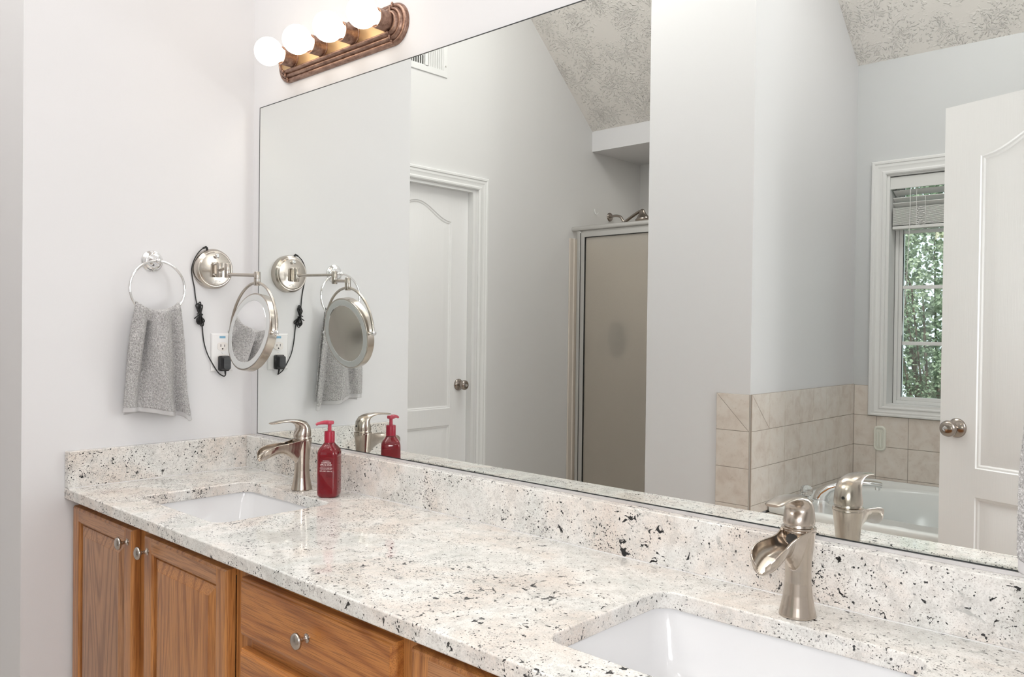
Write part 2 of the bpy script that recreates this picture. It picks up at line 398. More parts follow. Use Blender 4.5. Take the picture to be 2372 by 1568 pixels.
struct('wall_shower_back', MB().box(XL, 0.385, -3.62, -3.50, FL, 1.9), M_WALLC, 'back wall inside the shower recess')
struct('wall_shower_end', MB().box(0.265, 0.385, -3.5, YW, FL, 1.9), M_WALLC, 'end wall inside the shower recess')
struct('trim_1', MB().box(XL, 0.385, -3.5, -2.94, 1.635, 2.1), M_WALL, 'white drop soffit over the shower recess', 'soffit')
struct('wall_doorway_side', MB().box(2.38, 2.5, YW, -1.475, FL, CZ + 0.1), M_WALLC, 'wall beside the doorway behind the open door')
struct('wall_hall', MB().box(4.2, 4.3, -3.0, 0.2, FL, CZ + 0.1).box(2.5, 4.2, -2.0, -1.9, FL, CZ + 0.1).box(XR + 0.12, 4.2, 0.0, 0.12, FL, CZ + 0.1), M_WALL, 'hall walls outside the doorway')
struct('ceiling_hall', MB().box(2.38, 4.3, -2.0, 0.12, 1.8, 1.9), M_WHITE, 'flat ceiling of the hall', 'ceiling')
yk = YW - (CZ - 1.826) / 0.905 * -1; yk = YW + (CZ - 1.822) / 0.905
s0 = 1.822 - 0.905 * 0.16
mb = MB().add([(XL - 0.1, YW - 0.16, s0), (2.5, YW - 0.16, s0), (2.5, yk, CZ), (XL - 0.1, yk, CZ), (XL - 0.1, YW - 0.16, s0 + 0.1), (2.5, YW - 0.16, s0 + 0.1), (2.5, yk, CZ + 0.1), (XL - 0.1, yk, CZ + 0.1)],
              [(0, 3, 2, 1), (4, 5, 6, 7), (0, 1, 5, 4), (1, 2, 6, 5), (2, 3, 7, 6), (3, 0, 4, 7)])
struct('ceiling_slope', mb, M_CEIL, 'sloped beige ceiling with stomped plaster pattern', 'ceiling')
struct('ceiling', MB().box(XL - 0.1, 2.5, yk, 0.12, CZ, CZ + 0.1), M_CEIL, 'high flat ceiling above the vanity', 'ceiling')

# ------------------------------------------------------------------ mouldings
CAS = [(0, 0.0), (0, 0.016), (0.004, 0.020), (0.014, 0.020), (0.018, 0.016), (0.030, 0.017), (0.040, 0.013), (0.050, 0.012), (0.056, 0.015), (0.064, 0.014), (0.070, 0.009), (0.070, 0.0)]
def casing(a0, a1, b0, b1, fn, kb=1.0):
    return MB().rings2([(rect(a0 + i, a1 - i, b0 + i * kb, b1 - i), h) for i, h in CAS], fn, False)
o = struct('trim_2', casing(-1.955, -0.985, FL - 0.05, 1.312, lambda a, b, h: (XL + h, a, b)), M_WHITE, 'white moulded casing round the closed door', 'trim', sharp=25)
mb = MB().box(XL - 0.11, XL, YD0 - 0.0, YD0 + 0.018, FL, ZD).box(XL - 0.11, XL, YD1 - 0.018, YD1, FL, ZD).box(XL - 0.11, XL, YD0 + 0.018, YD1 - 0.018, ZD - 0.018, ZD)
struct('trim_3', mb, M_WHITE, 'white jamb inside the closed door opening', 'trim')

# ------------------------------------------------------------------ hollow panel doors
def door_leaf(name, label, locxy, rz, W=0.762, H=2.027):
    root = bpy.data.objects.new(name, None); COL.objects.link(root); root.empty_display_size = 0.05
    tag(root, label, 'door', kind='structure'); root.location = (locxy[0], locxy[1], 0.004); root.rotation_euler = (0, 0, rz); BASE[root.name] = Vector((0, 0, 0))
    T = 0.0175; N = 24; xl, xr = 0.125, W - 0.125
    mb = MB()
    def bumpf(x): u = (x - W / 2) / ((xr - xl) / 2); return 0.5 * (1 + math.cos(PI * max(-1, min(1, u))))
    for s in (1, -1):
        fn = lambda a, b, h: (a, s * (T + h), b)
        panels = ((0.235, 0.715, 0.0), (0.810, 1.845, 0.095))
        def outl(p, i):
            b0, b1, ar = p; xs = [xl + i + (xr - xl - 2 * i) * k / N for k in range(N + 1)]
            u = [(x, b0 + i) for x in xs]
            def top(x):
                q = (x - W / 2) / ((xr - xl) / 2 - i); return b1 - i + ar * 0.5 * (1 + math.cos(PI * max(-1, min(1, q))))
            return xs, u, [(x, top(x)) for x in xs]
        for p in panels:
            prev = None
            for i, h in ((0, 0.0), (0.003, -0.0040), (0.009, -0.0045), (0.014, -0.0080), (0.022, -0.0080), (0.048, -0.0025)):
                xs, lo, hi = outl(p, i); ring = lo + hi[::-1]
                if prev: mb.loft([[fn(a, b, ph) for a, b in prev], [fn(a, b, h) for a, b in ring]], False, False)
                prev, ph = ring, h
            for k in range(N): mb.add([fn(*lo[k], h), fn(*lo[k + 1], h), fn(*hi[k + 1], h), fn(*hi[k], h)], [(0, 1, 2, 3)])
        q = lambda a0, a1, b0, b1: mb.add([fn(a0, b0, 0), fn(a1, b0, 0), fn(a1, b1, 0), fn(a0, b1, 0)], [(0, 1, 2, 3)])
        q(0, xl, 0, H); q(xr, W, 0, H)
        _, lo0, hi0 = outl(panels[0], 0); _, lo1, hi1 = outl(panels[1], 0)
        for k in range(N):
            x0, x1 = lo0[k][0], lo0[k + 1][0]
            q(x0, x1, 0, lo0[k][1])
            mb.add([fn(*hi0[k], 0), fn(*hi0[k + 1], 0), fn(*lo1[k + 1], 0), fn(*lo1[k], 0)], [(0, 1, 2, 3)])
            mb.add([fn(*hi1[k], 0), fn(*hi1[k + 1], 0), fn(x1, H, 0), fn(x0, H, 0)], [(0, 1, 2, 3)])
    for a in (((0, 0), (0, H)), ((W, 0), (W, H)), ((0, 0), (W, 0)), ((0, H), (W, H))):
        (xa, za), (xb, zb) = a; mb.add([(xa, -T, za), (xb, -T, zb), (xb, T, zb), (xa, T, za)], [(0, 1, 2, 3)])
    leaf = part('leaf', mb, M_DOOR, root, sharp=20, weld=True)
    for s in (1, -1):
        k = MB().lathe((0.062, s * T, 0.938), (0, s, 0), [(0.032, -0.002), (0.033, 0.004), (0.030, 0.009), (0.020, 0.013), (0.0125, 0.017), (0.0125, 0.028), (0.019, 0.033), (0.026, 0.041), (0.0275, 0.050), (0.026, 0.058), (0.019, 0.064), (0.011, 0.066)], 36)
        kn = part('door_knob', k, M_DARKNICKEL, root, sharp=50)
        lk = MB().lathe((0.062, s * (T + 0.0655), 0.938), (0, s, 0), [(0.0085, 0), (0.0085, 0.002), (0.006, 0.0025), (0.0055, 0.001), (0.0, 0.001)], 24)
        part('lock_button', lk, M_CHROME, kn, sharp=40)
    return root
d1 = door_leaf('door_1', 'closed white arched panel door, seen in the mirror', (-0.907, -1.846), PI / 2, 0.75)
d2 = door_leaf('door_2', 'open white arched panel door in front of the window reflection', (1.637, -1.695), math.radians(18.4))
struct('wall_closet_inside', MB().box(XL - 0.7, XL - 0.6, YD0 - 0.2, YD1 + 0.2, FL, ZD + 0.1), M_WALLC, 'wall behind the closed door')

# ------------------------------------------------------------------ window
fnw = lambda a, b, h: (a, YW + h, b)
root = thing('window_1', 'white framed window over the bathtub with greenery outside', 'window', (1.42, YW, WZ0), kind='structure')
part('window_casing', casing(0.973, 1.863, 0.046, 1.318, fnw, 0.7), M_WHITE, root, sharp=25)
mb = MB().box(WX0 - 0.0, WX0 + 0.014, YW - 0.135, YW - 0.0002, WZ0, WZ1).box(WX1 - 0.014, WX1, YW - 0.135, YW - 0.0002, WZ0, WZ1).box(WX0 + 0.014, WX1 - 0.014, YW - 0.135, YW - 0.0002, WZ0, WZ0 + 0.012).box(WX0 + 0.014, WX1 - 0.014, YW - 0.135, YW - 0.0002, WZ1 - 0.012, WZ1)
part('window_jamb', mb, M_WHITE, root)
GX0, GX1, GZ0, GZ1 = 1.094, 1.742, 0.140, 1.205
mb = MB()
for i0, i1, y0, y1 in ((0.034, 0.018, -0.135, -0.085), (0.018, 0.0, -0.13, -0.095)):
    for (a0, a1, b0, b1) in ((GX0 - i0, GX0 - i1, GZ0 - i0, GZ1 + i0), (GX1 + i1, GX1 + i0, GZ0 - i0, GZ1 + i0), (GX0 - i1, GX1 + i1, GZ0 - i0, GZ0 - i1), (GX0 - i1, GX1 + i1, GZ1 + i1, GZ1 + i0)):
        mb.box(a0, a1, YW + y0, YW + y1, b0, b1)
part('sash', mb, M_WHITE, root, bevel=0.002)
mb = MB()
for z in (0.970, 0.691, 0.410): mb.box(GX0, GX1, YW - 0.116, YW - 0.1, z - 0.009, z + 0.009)
mb.box(1.413, 1.423, YW - 0.114, YW - 0.102, GZ0, GZ1)
part('muntin', mb, M_WHITE, root, bevel=0.002)
part('window_pane', MB().box(GX0, GX1, YW - 0.112, YW - 0.109, GZ0, GZ1), M_GLASS, root)
mb = MB().box(GX0 - 0.003, GX0, YW - 0.108, YW - 0.098, GZ0, GZ1).box(GX0, GX1, YW - 0.108, YW - 0.098, GZ1, GZ1 + 0.004)
part('gasket', mb, M_GASKET, root)

bl = thing('window_blind', 'raised white slatted blind at the top of the window', 'blind', (1.42, YW - 0.03, WZ1))
part('valance', MB().box(WX0 + 0.002, WX1 - 0.002, YW - 0.020, YW - 0.008, 1.176, 1.236), M_BLIND, bl, bevel=0.002)
part('head_rail', MB().box(WX0 + 0.016, WX1 - 0.016, YW - 0.075, YW - 0.024, 1.188, 1.236), M_BLIND, bl)
sl = None
def slat(z, tilt, dz):
    global sl
    c, s = math.cos(tilt), math.sin(tilt); x0, x1 = WX0 + 0.022, WX1 - 0.022; ym = YW - 0.048; hw = 0.024; t = 0.0013
    vs = [(x, ym + a * c - b * s, z + a * s + b * c) for x in (x0, x1) for a, b in ((-hw, -t), (hw, -t), (hw, t), (-hw, t))]
    o = part('slat', MB().add(vs, [(0, 1, 2, 3), (7, 6, 5, 4), (0, 4, 5, 1), (1, 5, 6, 2), (2, 6, 7, 3), (3, 7, 4, 0)]), M_BLIND, bl)
for z in (1.160, 1.124, 1.098): slat(z, 0.42, 0)
for k in range(20): slat(1.082 - k * 0.0044, 0.02, 0)
part('bottom_rail', MB().box(WX0 + 0.022, WX1 - 0.022, YW - 0.074, YW - 0.022, 0.978, 0.993), M_BLIND, bl, bevel=0.002)
part('lift_cord', MB().tube(smooth_path([(1.150, YW - 0.014, 1.176), (1.146, YW - 0.016, 0.95), (1.135, YW - 0.02, 0.70), (1.118, YW - 0.02, 0.45)]), 0.0016, 6), M_CORDW, bl)
mb = MB()
for k in range(9):
    z = 1.085 - k * 0.011; mb.tube([(1.178, YW - 0.0225, z), (1.196, YW - 0.0215, z - 0.006), (1.214, YW - 0.0225, z - 0.002)], 0.0012, 5)
mb.tube([(1.176, YW - 0.022, 1.176), (1.176, YW - 0.022, 0.985)], 0.0012, 5).tube([(1.216, YW - 0.022, 1.13), (1.216, YW - 0.022, 0.985)], 0.0012, 5)
part('ladder_cord', mb, M_CORDW, bl)

# ------------------------------------------------------------------ greenery outside
random.seed(5)
single('lawn', MB().box(-8, 9, -14, -3.1, FL - 0.6, FL - 0.5), M_LAWN, 'strip of lawn outside the window', 'lawn', (0, -5, FL - 0.5), kind='structure')
def shrub(x, y, zb, zt, rx, ry, n, ls, label):
    t = thing('leafy_tree', label, 'tree', (x, y, FL - 0.5), 'trees outside the window')
    mb = MB(); zc = (zb + zt) / 2; rz = (zt - zb) / 2
    for _ in range(n):
        u = random.uniform(-1, 1); th = random.uniform(-0.25, PI + 0.25) if random.random() < 0.85 else random.uniform(PI, 2 * PI); q = math.sqrt(1 - u * u); r = random.uniform(0.72, 1.0) * (1 + 0.13 * math.sin(7 * th + 5 * u) + 0.1 * math.sin(11 * u + 3 * th))
        c = Vector((x + rx * q * math.cos(th) * r, y + ry * q * math.sin(th) * r, zc + rz * u * r))
        d = Vector((random.gauss(0, 1), random.gauss(0, 1), random.gauss(-0.4, 0.7))).normalized(); nn = Vector((random.gauss(0, 0.6), random.gauss(0.5, 0.6), random.gauss(0.8, 0.5)))
        w_ = d.cross(nn).normalized(); L = ls * random.uniform(0.7, 1.25); nn = w_.cross(d) * (L * 0.12)
        mb.add([c - d * L * 0.5, c - d * L * 0.12 + w_ * L * 0.36, c + d * L * 0.3 + w_ * L * 0.22, c + d * L * 0.5 - nn, c + d * L * 0.3 - w_ * L * 0.22, c - d * L * 0.12 - w_ * L * 0.36, c + nn],
               [(0, 1, 6), (1, 2, 6), (2, 3, 6), (3, 4, 6), (4, 5, 6), (5, 0, 6)])
    f = part('foliage', mb, M_LEAF, t, sharp=180)
    tr = MB().tube([(x, y - 0.2, FL - 0.5), (x + 0.05, y - 0.2, zb + 0.3), (x - 0.03, y - 0.15, zc)], [0.04, 0.02, 0.008], 10)
    for k in range(6):
        a = k * 1.05; tr.tube([(x + 0.04, y - 0.2, zb + 0.3), (x + rx * 0.4 * math.cos(a), y - 0.2 + ry * 0.2 * math.sin(a), zc + 0.2 * k / 5), (x + rx * 0.6 * math.cos(a), y - 0.15 + ry * 0.3 * math.sin(a), zc + 0.4)], [0.012, 0.008, 0.003], 6)
    part('trunk', tr, M_BARK, t)
shrub(0.30, -6.0, -1.1, 2.5, 0.85, 0.5, 17000, 0.034, 'nearest broad leaved tree close outside the window')
shrub(-0.10, -7.35, -1.2, 3.0, 1.2, 0.55, 12000, 0.055, 'leafy tree close behind the nearest one outside the window')
shrub(-2.3, -7.0, -1.3, 3.2, 0.8, 0.6, 2500, 0.08, 'leafy tree outside, farthest toward the shower side')
shrub(2.5, -6.9, -1.3, 3.4, 0.9, 0.6, 2500, 0.08, 'leafy tree outside, farthest toward the door side')
shrub(-0.5, -9.1, -1.3, 5.0, 2.6, 0.75, 12000, 0.125, 'tallest leafy tree, farthest away outside the window')

# ------------------------------------------------------------------ tiles round the tub
def tile_field(name, fn, rows, cols_of, label, diag=None):
    """fn(a, b, h) ; rows: list of (b0, b1); cols_of(i): list of (a0, a1)"""
    root = thing(name, label, 'tile border', fn(0, 0, 0) if False else (0, 0, 0), kind='structure')
    a_all = [a for i in range(len(rows)) for c in cols_of(i) for a in c]
    mb = MB(); g = MB()
    def quadbox(m_, poly, h0, h1): m_.loft([[fn(a, b, h0) for a, b in poly], [fn(a, b, h1) for a, b in poly]])
    e = 0.0013
    for i, (b0, b1) in enumerate(rows):
        for j, (a0, a1) in enumerate(cols_of(i)):
            quadbox(g, rect(a0, a1, b0, b1), 0.0003, 0.0065)
            if diag and i == 0 and j == diag[0]:
                k = e * 1.2
                if diag[1] > 0: ps = ([(a0 + e, b0 + e), (a1 - e - k, b0 + e), (a0 + e, b1 - e - k)], [(a1 - e, b0 + e + k), (a1 - e, b1 - e), (a0 + e + k, b1 - e)])
                else: ps = ([(a0 + e + k, b0 + e), (a1 - e, b0 + e), (a1 - e, b1 - e - k)], [(a0 + e, b0 + e + k), (a1 - e - k, b1 - e), (a0 + e, b1 - e)])
                for p_ in ps: quadbox(mb, p_, 0.002, 0.0085)
            else: quadbox(mb, rect(a0 + e, a1 - e, b0 + e, b1 - e), 0.002, 0.0085)
    part('tiles', mb, M_TILE, root, bevel=0.0009); part('grout_bed', g, M_GROUT, root)
ZR = [(0.046, 0.199), (-0.108, 0.046), (-0.261, -0.108), (-0.300, -0.261)]
tile_field('trim_4', lambda a, b, h: (a, YP + h, b), ZR, lambda i: [(0.743, XS)], 'beige tiles on the end of the wall block by the bathtub', (0, 1))
def side_cols(i):
    J = [YP - 0.002, -1.913] + [-1.913 - 0.1518 * k for k in range(1, 7)] + [YW]
    c = [(J[k + 1], J[k]) for k in range(len(J) - 1)]; return c
tile_field('trim_5', lambda a, b, h: (XS + h, a, b), ZR, side_cols, 'beige tiles along the wall at the faucet end of the bathtub', (0, -1))
def win_cols(i):
    J = [XS + 0.009, 1.014] + [1.014 + 0.1515 * k for k in range(1, 9)] + [2.38]
    if i == 0: return [(XS + 0.009, 0.972), (1.864, 1.93), (1.93, 2.08), (2.08, 2.38)]
    return [(J[k], J[k + 1]) for k in range(len(J) - 1)]
tile_field('trim_6', lambda a, b, h: (a, YW + h, b), [(0.044, 0.195), (-0.108, 0.044), (-0.261, -0.108), (-0.300, -0.261)], win_cols, 'beige tiles on the window wall above the bathtub')
# the window casing stands proud of the tile field where they meet

# ------------------------------------------------------------------ tub deck and bathtub
root = thing('tub_deck', 'beige tiled ledge around the bathtub', 'ledge', (1.6, -1.80, FL))
part('deck_frame', MB().box(XS + 0.001, 2.37, -1.86, -1.77, FL, -0.318).box(2.26, 2.37, YW + 0.01, -1.86, FL, -0.318), M_TILE, root)
mb = MB()
for k in range(10):
    a0 = XS + 0.01 + k * 0.152; mb.box(a0 + 0.0013, min(a0 + 0.1507, 2.37), -1.919, -1.768, -0.318, -0.308)
    for z in range(3): mb.box(a0 + 0.0013, min(a0 + 0.1507, 2.37), -1.776, -1.768, -0.318 - (z + 1) * 0.152 + 0.0013, -0.3185 - z * 0.152)
part('deck_tiles', mb, M_TILE, root, bevel=0.0009)
root = thing('bathtub', 'white drop in bathtub under the window', 'bathtub', (1.6, -2.35, FL))
cx, cyy = 1.58, -2.37; N = 72
def tub_out(off):
    pts = []
    x0, x1, yb = XS + 0.012 + off, 2.25 - off, YW + 0.012 + off
    yf = lambda x: -1.905 + 0.075 * (1 - ((x - 1.58) / 0.69) ** 2) - off
    for k in range(N):
        a = 2 * PI * k / N; dx, dy = math.cos(a), math.sin(a); t = 0
        for step in range(2000):
            t += 0.0012; x, y = cx + dx * t, cyy + dy * t
            if x < x0 or x > x1 or y < yb or y > yf(max(x0, min(x1, x))): break
        pts.append((x, y))
    return pts
def tub_in(sx, sy, p=2.6, ox=0.0, oy=0.0):
    return [(cx + ox + sx * math.copysign(abs(math.cos(a)) ** (2 / p), math.cos(a)), cyy + oy + sy * math.copysign(abs(math.sin(a)) ** (2 / p), math.sin(a))) for a in (2 * PI * k / N for k in range(N))]
fnz = lambda a, b, h: (a, b, h)
outs = [(tub_out(0.004), -0.306), (tub_out(0.0), -0.300), (tub_out(0.0), -0.280), (tub_out(0.006), -0.272), (tub_out(0.03), -0.270), (tub_out(0.036), -0.276),
        (tub_in(0.590, 0.395), -0.276), (tub_in(0.575, 0.382), -0.280), (tub_in(0.565, 0.373), -0.292), (tub_in(0.54, 0.35), -0.42), (tub_in(0.50, 0.31), -0.60), (tub_in(0.44, 0.25), -0.665), (tub_in(0.2, 0.12), -0.68)]
part('tub_shell', MB().rings2(outs, fnz, True), M_TUB, root, sharp=50)
part('overflow_plate', MB().lathe((cx + 0.10, -2.728, -0.40), (0.1, 1, 0.05), [(0.03, 0), (0.03, 0.004), (0.02, 0.007), (0, 0.007)], 20), M_CHROME, root)

t = thing('tub_spout', 'chrome arched bathtub spout on the tub rim', 'spout', (1.04, -2.28, -0.275))
path = [(1.018, -2.19, -0.275, 0.031, 0.036), (1.022, -2.19, -0.252, 0.029, 0.030), (1.045, -2.20, -0.226, 0.027, 0.022), (1.090, -2.22, -0.206, 0.026, 0.016), (1.150, -2.25, -0.195, 0.025, 0.012), (1.205, -2.28, -0.194, 0.025, 0.010), (1.235, -2.295, -0.199, 0.025, 0.011)]
rings = []
P = [Vector(p[:3]) for p in path]
for i, p in enumerate(path):
    d = (P[min(i + 1, 6)] - P[max(i - 1, 0)]).normalized(); side = Vector((0.48, 0.88, 0)).normalized(); side = (side - d * side.dot(d)).normalized(); up = side.cross(d)
    rings.append([P[i] + side * a + up * b for a, b in rrect(-p[3], p[3], -p[4], p[4], min(p[3], p[4]) * 0.7, 4)])
part('spout_body', MB().loft(rings), M_CHROME, t, sharp=45)
part('aerator', MB().lathe((1.222, -2.29, -0.203), (0, 0, -1), [(0.011, 0), (0.011, 0.018), (0.008, 0.018)], 20), M_CHROME, t)
t = thing('tub_faucet_handle', 'clear crystal knob with chrome base on the tub rim', 'tap handle', (0.988, -2.10, -0.276))
part('handle_base', MB().lathe((0.988, -2.10, -0.276), (0, 0, 1), [(0.030, 0), (0.029, 0.005), (0.018, 0.010), (0.010, 0.016), (0.009, 0.026)], 28), M_CHROME, t)
mb = MB().lathe((0.988, -2.10, -0.276), (0, 0, 1), [(0.010, 0.020), (0.020, 0.026), (0.026, 0.036), (0.027, 0.045), (0.025, 0.056), (0.018, 0.066), (0.008, 0.069)], 12)
part('crystal_knob', mb, M_CRYST, t, sharp=10)

single('soap_holder', MB().loft([[(a, YW + 0.0087 + h, b) for a, b in rrect(1.004 + i, 1.062 - i, -0.128 + i, -0.004 - i, 0.022 - i, 6)] for i, h in ((0, 0), (0, 0.006), (0.004, 0.010), (0.010, 0.010), (0.013, 0.006))]).tube([(1.024, YW + 0.018, -0.035), (1.024, YW + 0.022, -0.10), (1.040, YW + 0.022, -0.112), (1.040, YW + 0.018, -0.035)], 0.003, 8),
       M_SOAPD, 'pale green oval plastic holder stuck on the tiles below the window', 'holder', (1.03, YW + 0.009, -0.128))

# ------------------------------------------------------------------ shower
t = thing('shower_surround', 'cream moulded shower surround behind the obscure glass', 'shower surround', (-0.3, -3.1, FL))
part('front_flange', MB().loft([[(XL + h, a, z) for a, h in ((-2.708, 0.001), (-2.710, 0.010), (-2.742, 0.012), (-2.746, 0.018), (-2.770, 0.018), (-2.774, 0.012), (-2.792, 0.012), (-2.792, 0.001))] for z in (FL, 1.045)]), M_CREAM, t, bevel=0.002)
part('wall_panel', MB().box(XL + 0.001, XL + 0.012, -3.49, -2.793, FL, 1.04).box(XL + 0.012, 0.253, -3.499, -3.488, FL, 1.04).box(0.253, 0.264, -3.49, -2.80, FL, 1.04), M_TAN, t)
part('shower_pan', MB().box(XL + 0.013, 0.252, -3.487, -2.79, FL, FL + 0.12).box(XL + 0.013, 0.383, -2.79, -2.70, FL, FL + 0.14), M_CREAM, t, bevel=0.008)

t = thing('shower_enclosure', 'aluminium framed obscure glass shower door seen in the mirror', 'shower door', (-0.25, -2.755, FL + 0.142))
YS = -2.755
part('header_rail', MB().loft([[(x, YS + a, b) for a, b in rrect(-0.022, 0.022, 1.090, 1.120, 0.012, 4)] for x in (-0.848, 0.383)]), M_ALU, t, sharp=40)
part('wall_post', MB().box(-0.806, -0.783, YS - 0.018, YS + 0.018, FL + 0.142, 1.089), M_ALU, t, bevel=0.002)
part('wall_post', MB().box(0.355, 0.383, YS - 0.018, YS + 0.018, FL + 0.142, 1.089), M_ALU, t, bevel=0.002)
part('inner_track', MB().box(-0.782, 0.354, YS - 0.018, YS - 0.006, 1.066, 1.089), M_ALU, t)
dr = MB().box(-0.779, -0.750, YS - 0.012, YS + 0.014, FL + 0.16, 1.078).box(0.320, 0.350, YS - 0.012, YS + 0.014, FL + 0.16, 1.078).box(-0.750, 0.320, YS - 0.012, YS + 0.014, 1.048, 1.078).box(-0.750, 0.320, YS - 0.012, YS + 0.014, FL + 0.16, FL + 0.19)
dd = part('door_frame', dr, M_ALU, t, bevel=0.0015)
g = MB().box(-0.7828, -0.7795, YS - 0.006, YS + 0.012, FL + 0.16, 1.078).box(-0.750, -0.745, YS + 0.002, YS + 0.0125, FL + 0.19, 1.048).box(-0.750, 0.320, YS + 0.002, YS + 0.0125, 1.044, 1.048)
part('gasket', g, M_GASKET, dd)
part('glass_pane', MB().box(-0.745, 0.320, YS - 0.003, YS + 0.004, FL + 0.19, 1.044), M_OBSC, dd)

t = thing('shower_sprayer', 'aged nickel shower head and arm above the shower door', 'shower head', (XL, -3.143, 1.227))
part('flange', MB().lathe((XL, -3.143, 1.227), (1, 0, 0), [(0.030, 0.001), (0.030, 0.004), (0.026, 0.009), (0.014, 0.012), (0.010, 0.014)], 28), M_DARKNICKEL, t)
part('arm', MB().tube(smooth_path([(XL, -3.143, 1.227), (-0.80, -3.143, 1.232), (-0.762, -3.143, 1.222), (-0.742, -3.143, 1.198), (-0.735, -3.143, 1.182)]), 0.0085, 12), M_DARKNICKEL, t)
part('swivel_joint', MB().sphere((-0.731, -3.143, 1.176), 0.015, 16, 10), M_CHROME, t)
part('head_neck', MB().tube(smooth_path([(-0.728, -3.143, 1.180), (-0.680, -3.143, 1.208), (-0.62, -3.143, 1.238), (-0.592, -3.143, 1.246)]), 0.010, 12), M_DARKNICKEL, t)
part('spray_bell', MB().lathe((-0.588, -3.143, 1.258), (0.12, 0, -1), [(0.003, -0.001), (0.013, 0.003), (0.018, 0.016), (0.026, 0.034), (0.040, 0.056), (0.050, 0.066), (0.050, 0.074), (0.040, 0.076), (0.0, 0.076)], 32), M_DARKNICKEL, t, sharp=50)
single('bath_sponge', MB().sphere((-0.55, -2.835, 0.40), 0.075, 24, 16, (0.8, 0.7, 1.6)), plain('dark green mesh', (0.04, 0.055, 0.045), 0.9), 'dark green bath sponge blurred behind the shower glass', 'sponge', (-0.57, -2.90, 0.53))
bs = bpy.data.objects['bath_sponge']
single('sponge_cord', MB().tube([(-0.55, -2.835, 0.515), (-0.555, -2.82, 0.8), (-0.56, -2.785, 1.10)], 0.002, 6), M_CORDW, 'thin white cord holding the sponge inside the shower', 'cord', (-0.57, -2.9, 0.52))
single('wall_hook', MB().tube(smooth_path([(XL + 0.002, -2.974, 1.262), (XL + 0.004, -2.974, 1.240), (XL + 0.010, -2.976, 1.228), (XL + 0.020, -2.980, 1.228), (XL + 0.026, -2.984, 1.236)]), 0.0028, 8), M_WHITE, 'small white adhesive hook on the wall beside the shower head', 'hook', (XL, -2.975, 1.24))

# ------------------------------------------------------------------ air vent on the closet wall
t = thing('air_vent', 'white return air grille high on the wall above the closed door', 'vent', (XL, -1.33, 1.816))
ya, yb_, za, zb_ = -1.636, -1.03, 1.816, 2.14
fnv = lambda a, b, h: (XL + h, a, b)
part('vent_frame', MB().rings2([(rect(ya + i, yb_ - i, za + i, zb_ - i), h) for i, h in ((0, 0.001), (0.002, 0.006), (0.030, 0.010), (0.033, 0.010), (0.034, 0.002))], fnv, False).box(XL + 0.002, XL + 0.010, -1.492, -1.472, za + 0.03, zb_ - 0.03), M_WHITE, t, sharp=25)
part('duct_backing', MB().box(XL + 0.0005, XL + 0.0012, ya + 0.033, yb_ - 0.033, za + 0.033, zb_ - 0.033), M_DARK, t)
part('louver_backing', MB().box(XL + 0.0015, XL + 0.0025, ya + 0.033, -1.492, za + 0.033, zb_ - 0.033), M_WHITE, t)
mb = MB(); y = ya + 0.0345
while y < -1.500:
    mb.add([(XL + 0.0028, y, za + 0.034), (XL + 0.0085, y + 0.0095, za + 0.034), (XL + 0.0072, y + 0.0105, za + 0.034), (XL + 0.0015, y + 0.001, za + 0.034),
            (XL + 0.0028, y, zb_ - 0.034), (XL + 0.0085, y + 0.0095, zb_ - 0.034), (XL + 0.0072, y + 0.0105, zb_ - 0.034), (XL + 0.0015, y + 0.001, zb_ - 0.034)], [(0, 1, 2, 3), (7, 6, 5, 4), (0, 4, 5, 1), (1, 5, 6, 2), (2, 6, 7, 3), (3, 7, 4, 0)]); y += 0.0155
mb2 = MB(); y = -1.464
while y < yb_ - 0.036:
    mb2.box(XL + 0.003, XL + 0.009, y - 0.0022, y + 0.0022, za + 0.034, zb_ - 0.034); y += 0.0155
for z in (1.90, 1.95, 2.0, 2.05): mb2.box(XL + 0.0025, XL + 0.005, -1.47, yb_ - 0.034, z - 0.0015, z + 0.0015)
part('louvers', mb, M_WHITE, t); part('grid', mb2, M_WHITE, t)
part('screw', MB().lathe((XL + 0.009, ya + 0.017, 1.875), (1, 0, 0), [(0.005, 0), (0.004, 0.002), (0, 0.002)], 12), M_ALU, t)

# ------------------------------------------------------------------ vanity mirror
t = thing('vanity_mirror', 'large frameless wall mirror running above the whole counter', 'mirror', (1.16, 0.003, 0.108))
MX0, MX1, MZ0, MZ1 = 0.047, XR - 0.047, 0.1085, 1.164
part('mirror_glass', MB().box(MX0 + 0.0022, MX1 - 0.0022, 0.0, 0.0045, MZ0 + 0.002, MZ1 - 0.0022), M_MIRROR, t)
part('mirror_edge', MB().box(MX0, MX0 + 0.0022, -0.0006, 0.005, MZ0, MZ1).box(MX1 - 0.0022, MX1, -0.0006, 0.005, MZ0, MZ1).box(MX0 + 0.0022, MX1 - 0.0022, -0.0006, 0.005, MZ1 - 0.0022, MZ1).box(MX0 + 0.0022, MX1 - 0.0022, -0.0003, 0.005, MZ0, MZ0 + 0.0015), M_EDGE, t)
part('mirror_channel', MB().box(MX0, MX1, -0.004, 0.0055, 0.1022, 0.1045).box(MX0, MX1, -0.004, -0.0012, 0.1045, 0.1085), plain('pale metal channel', (0.75, 0.74, 0.75), 0.25, 0.6), t)

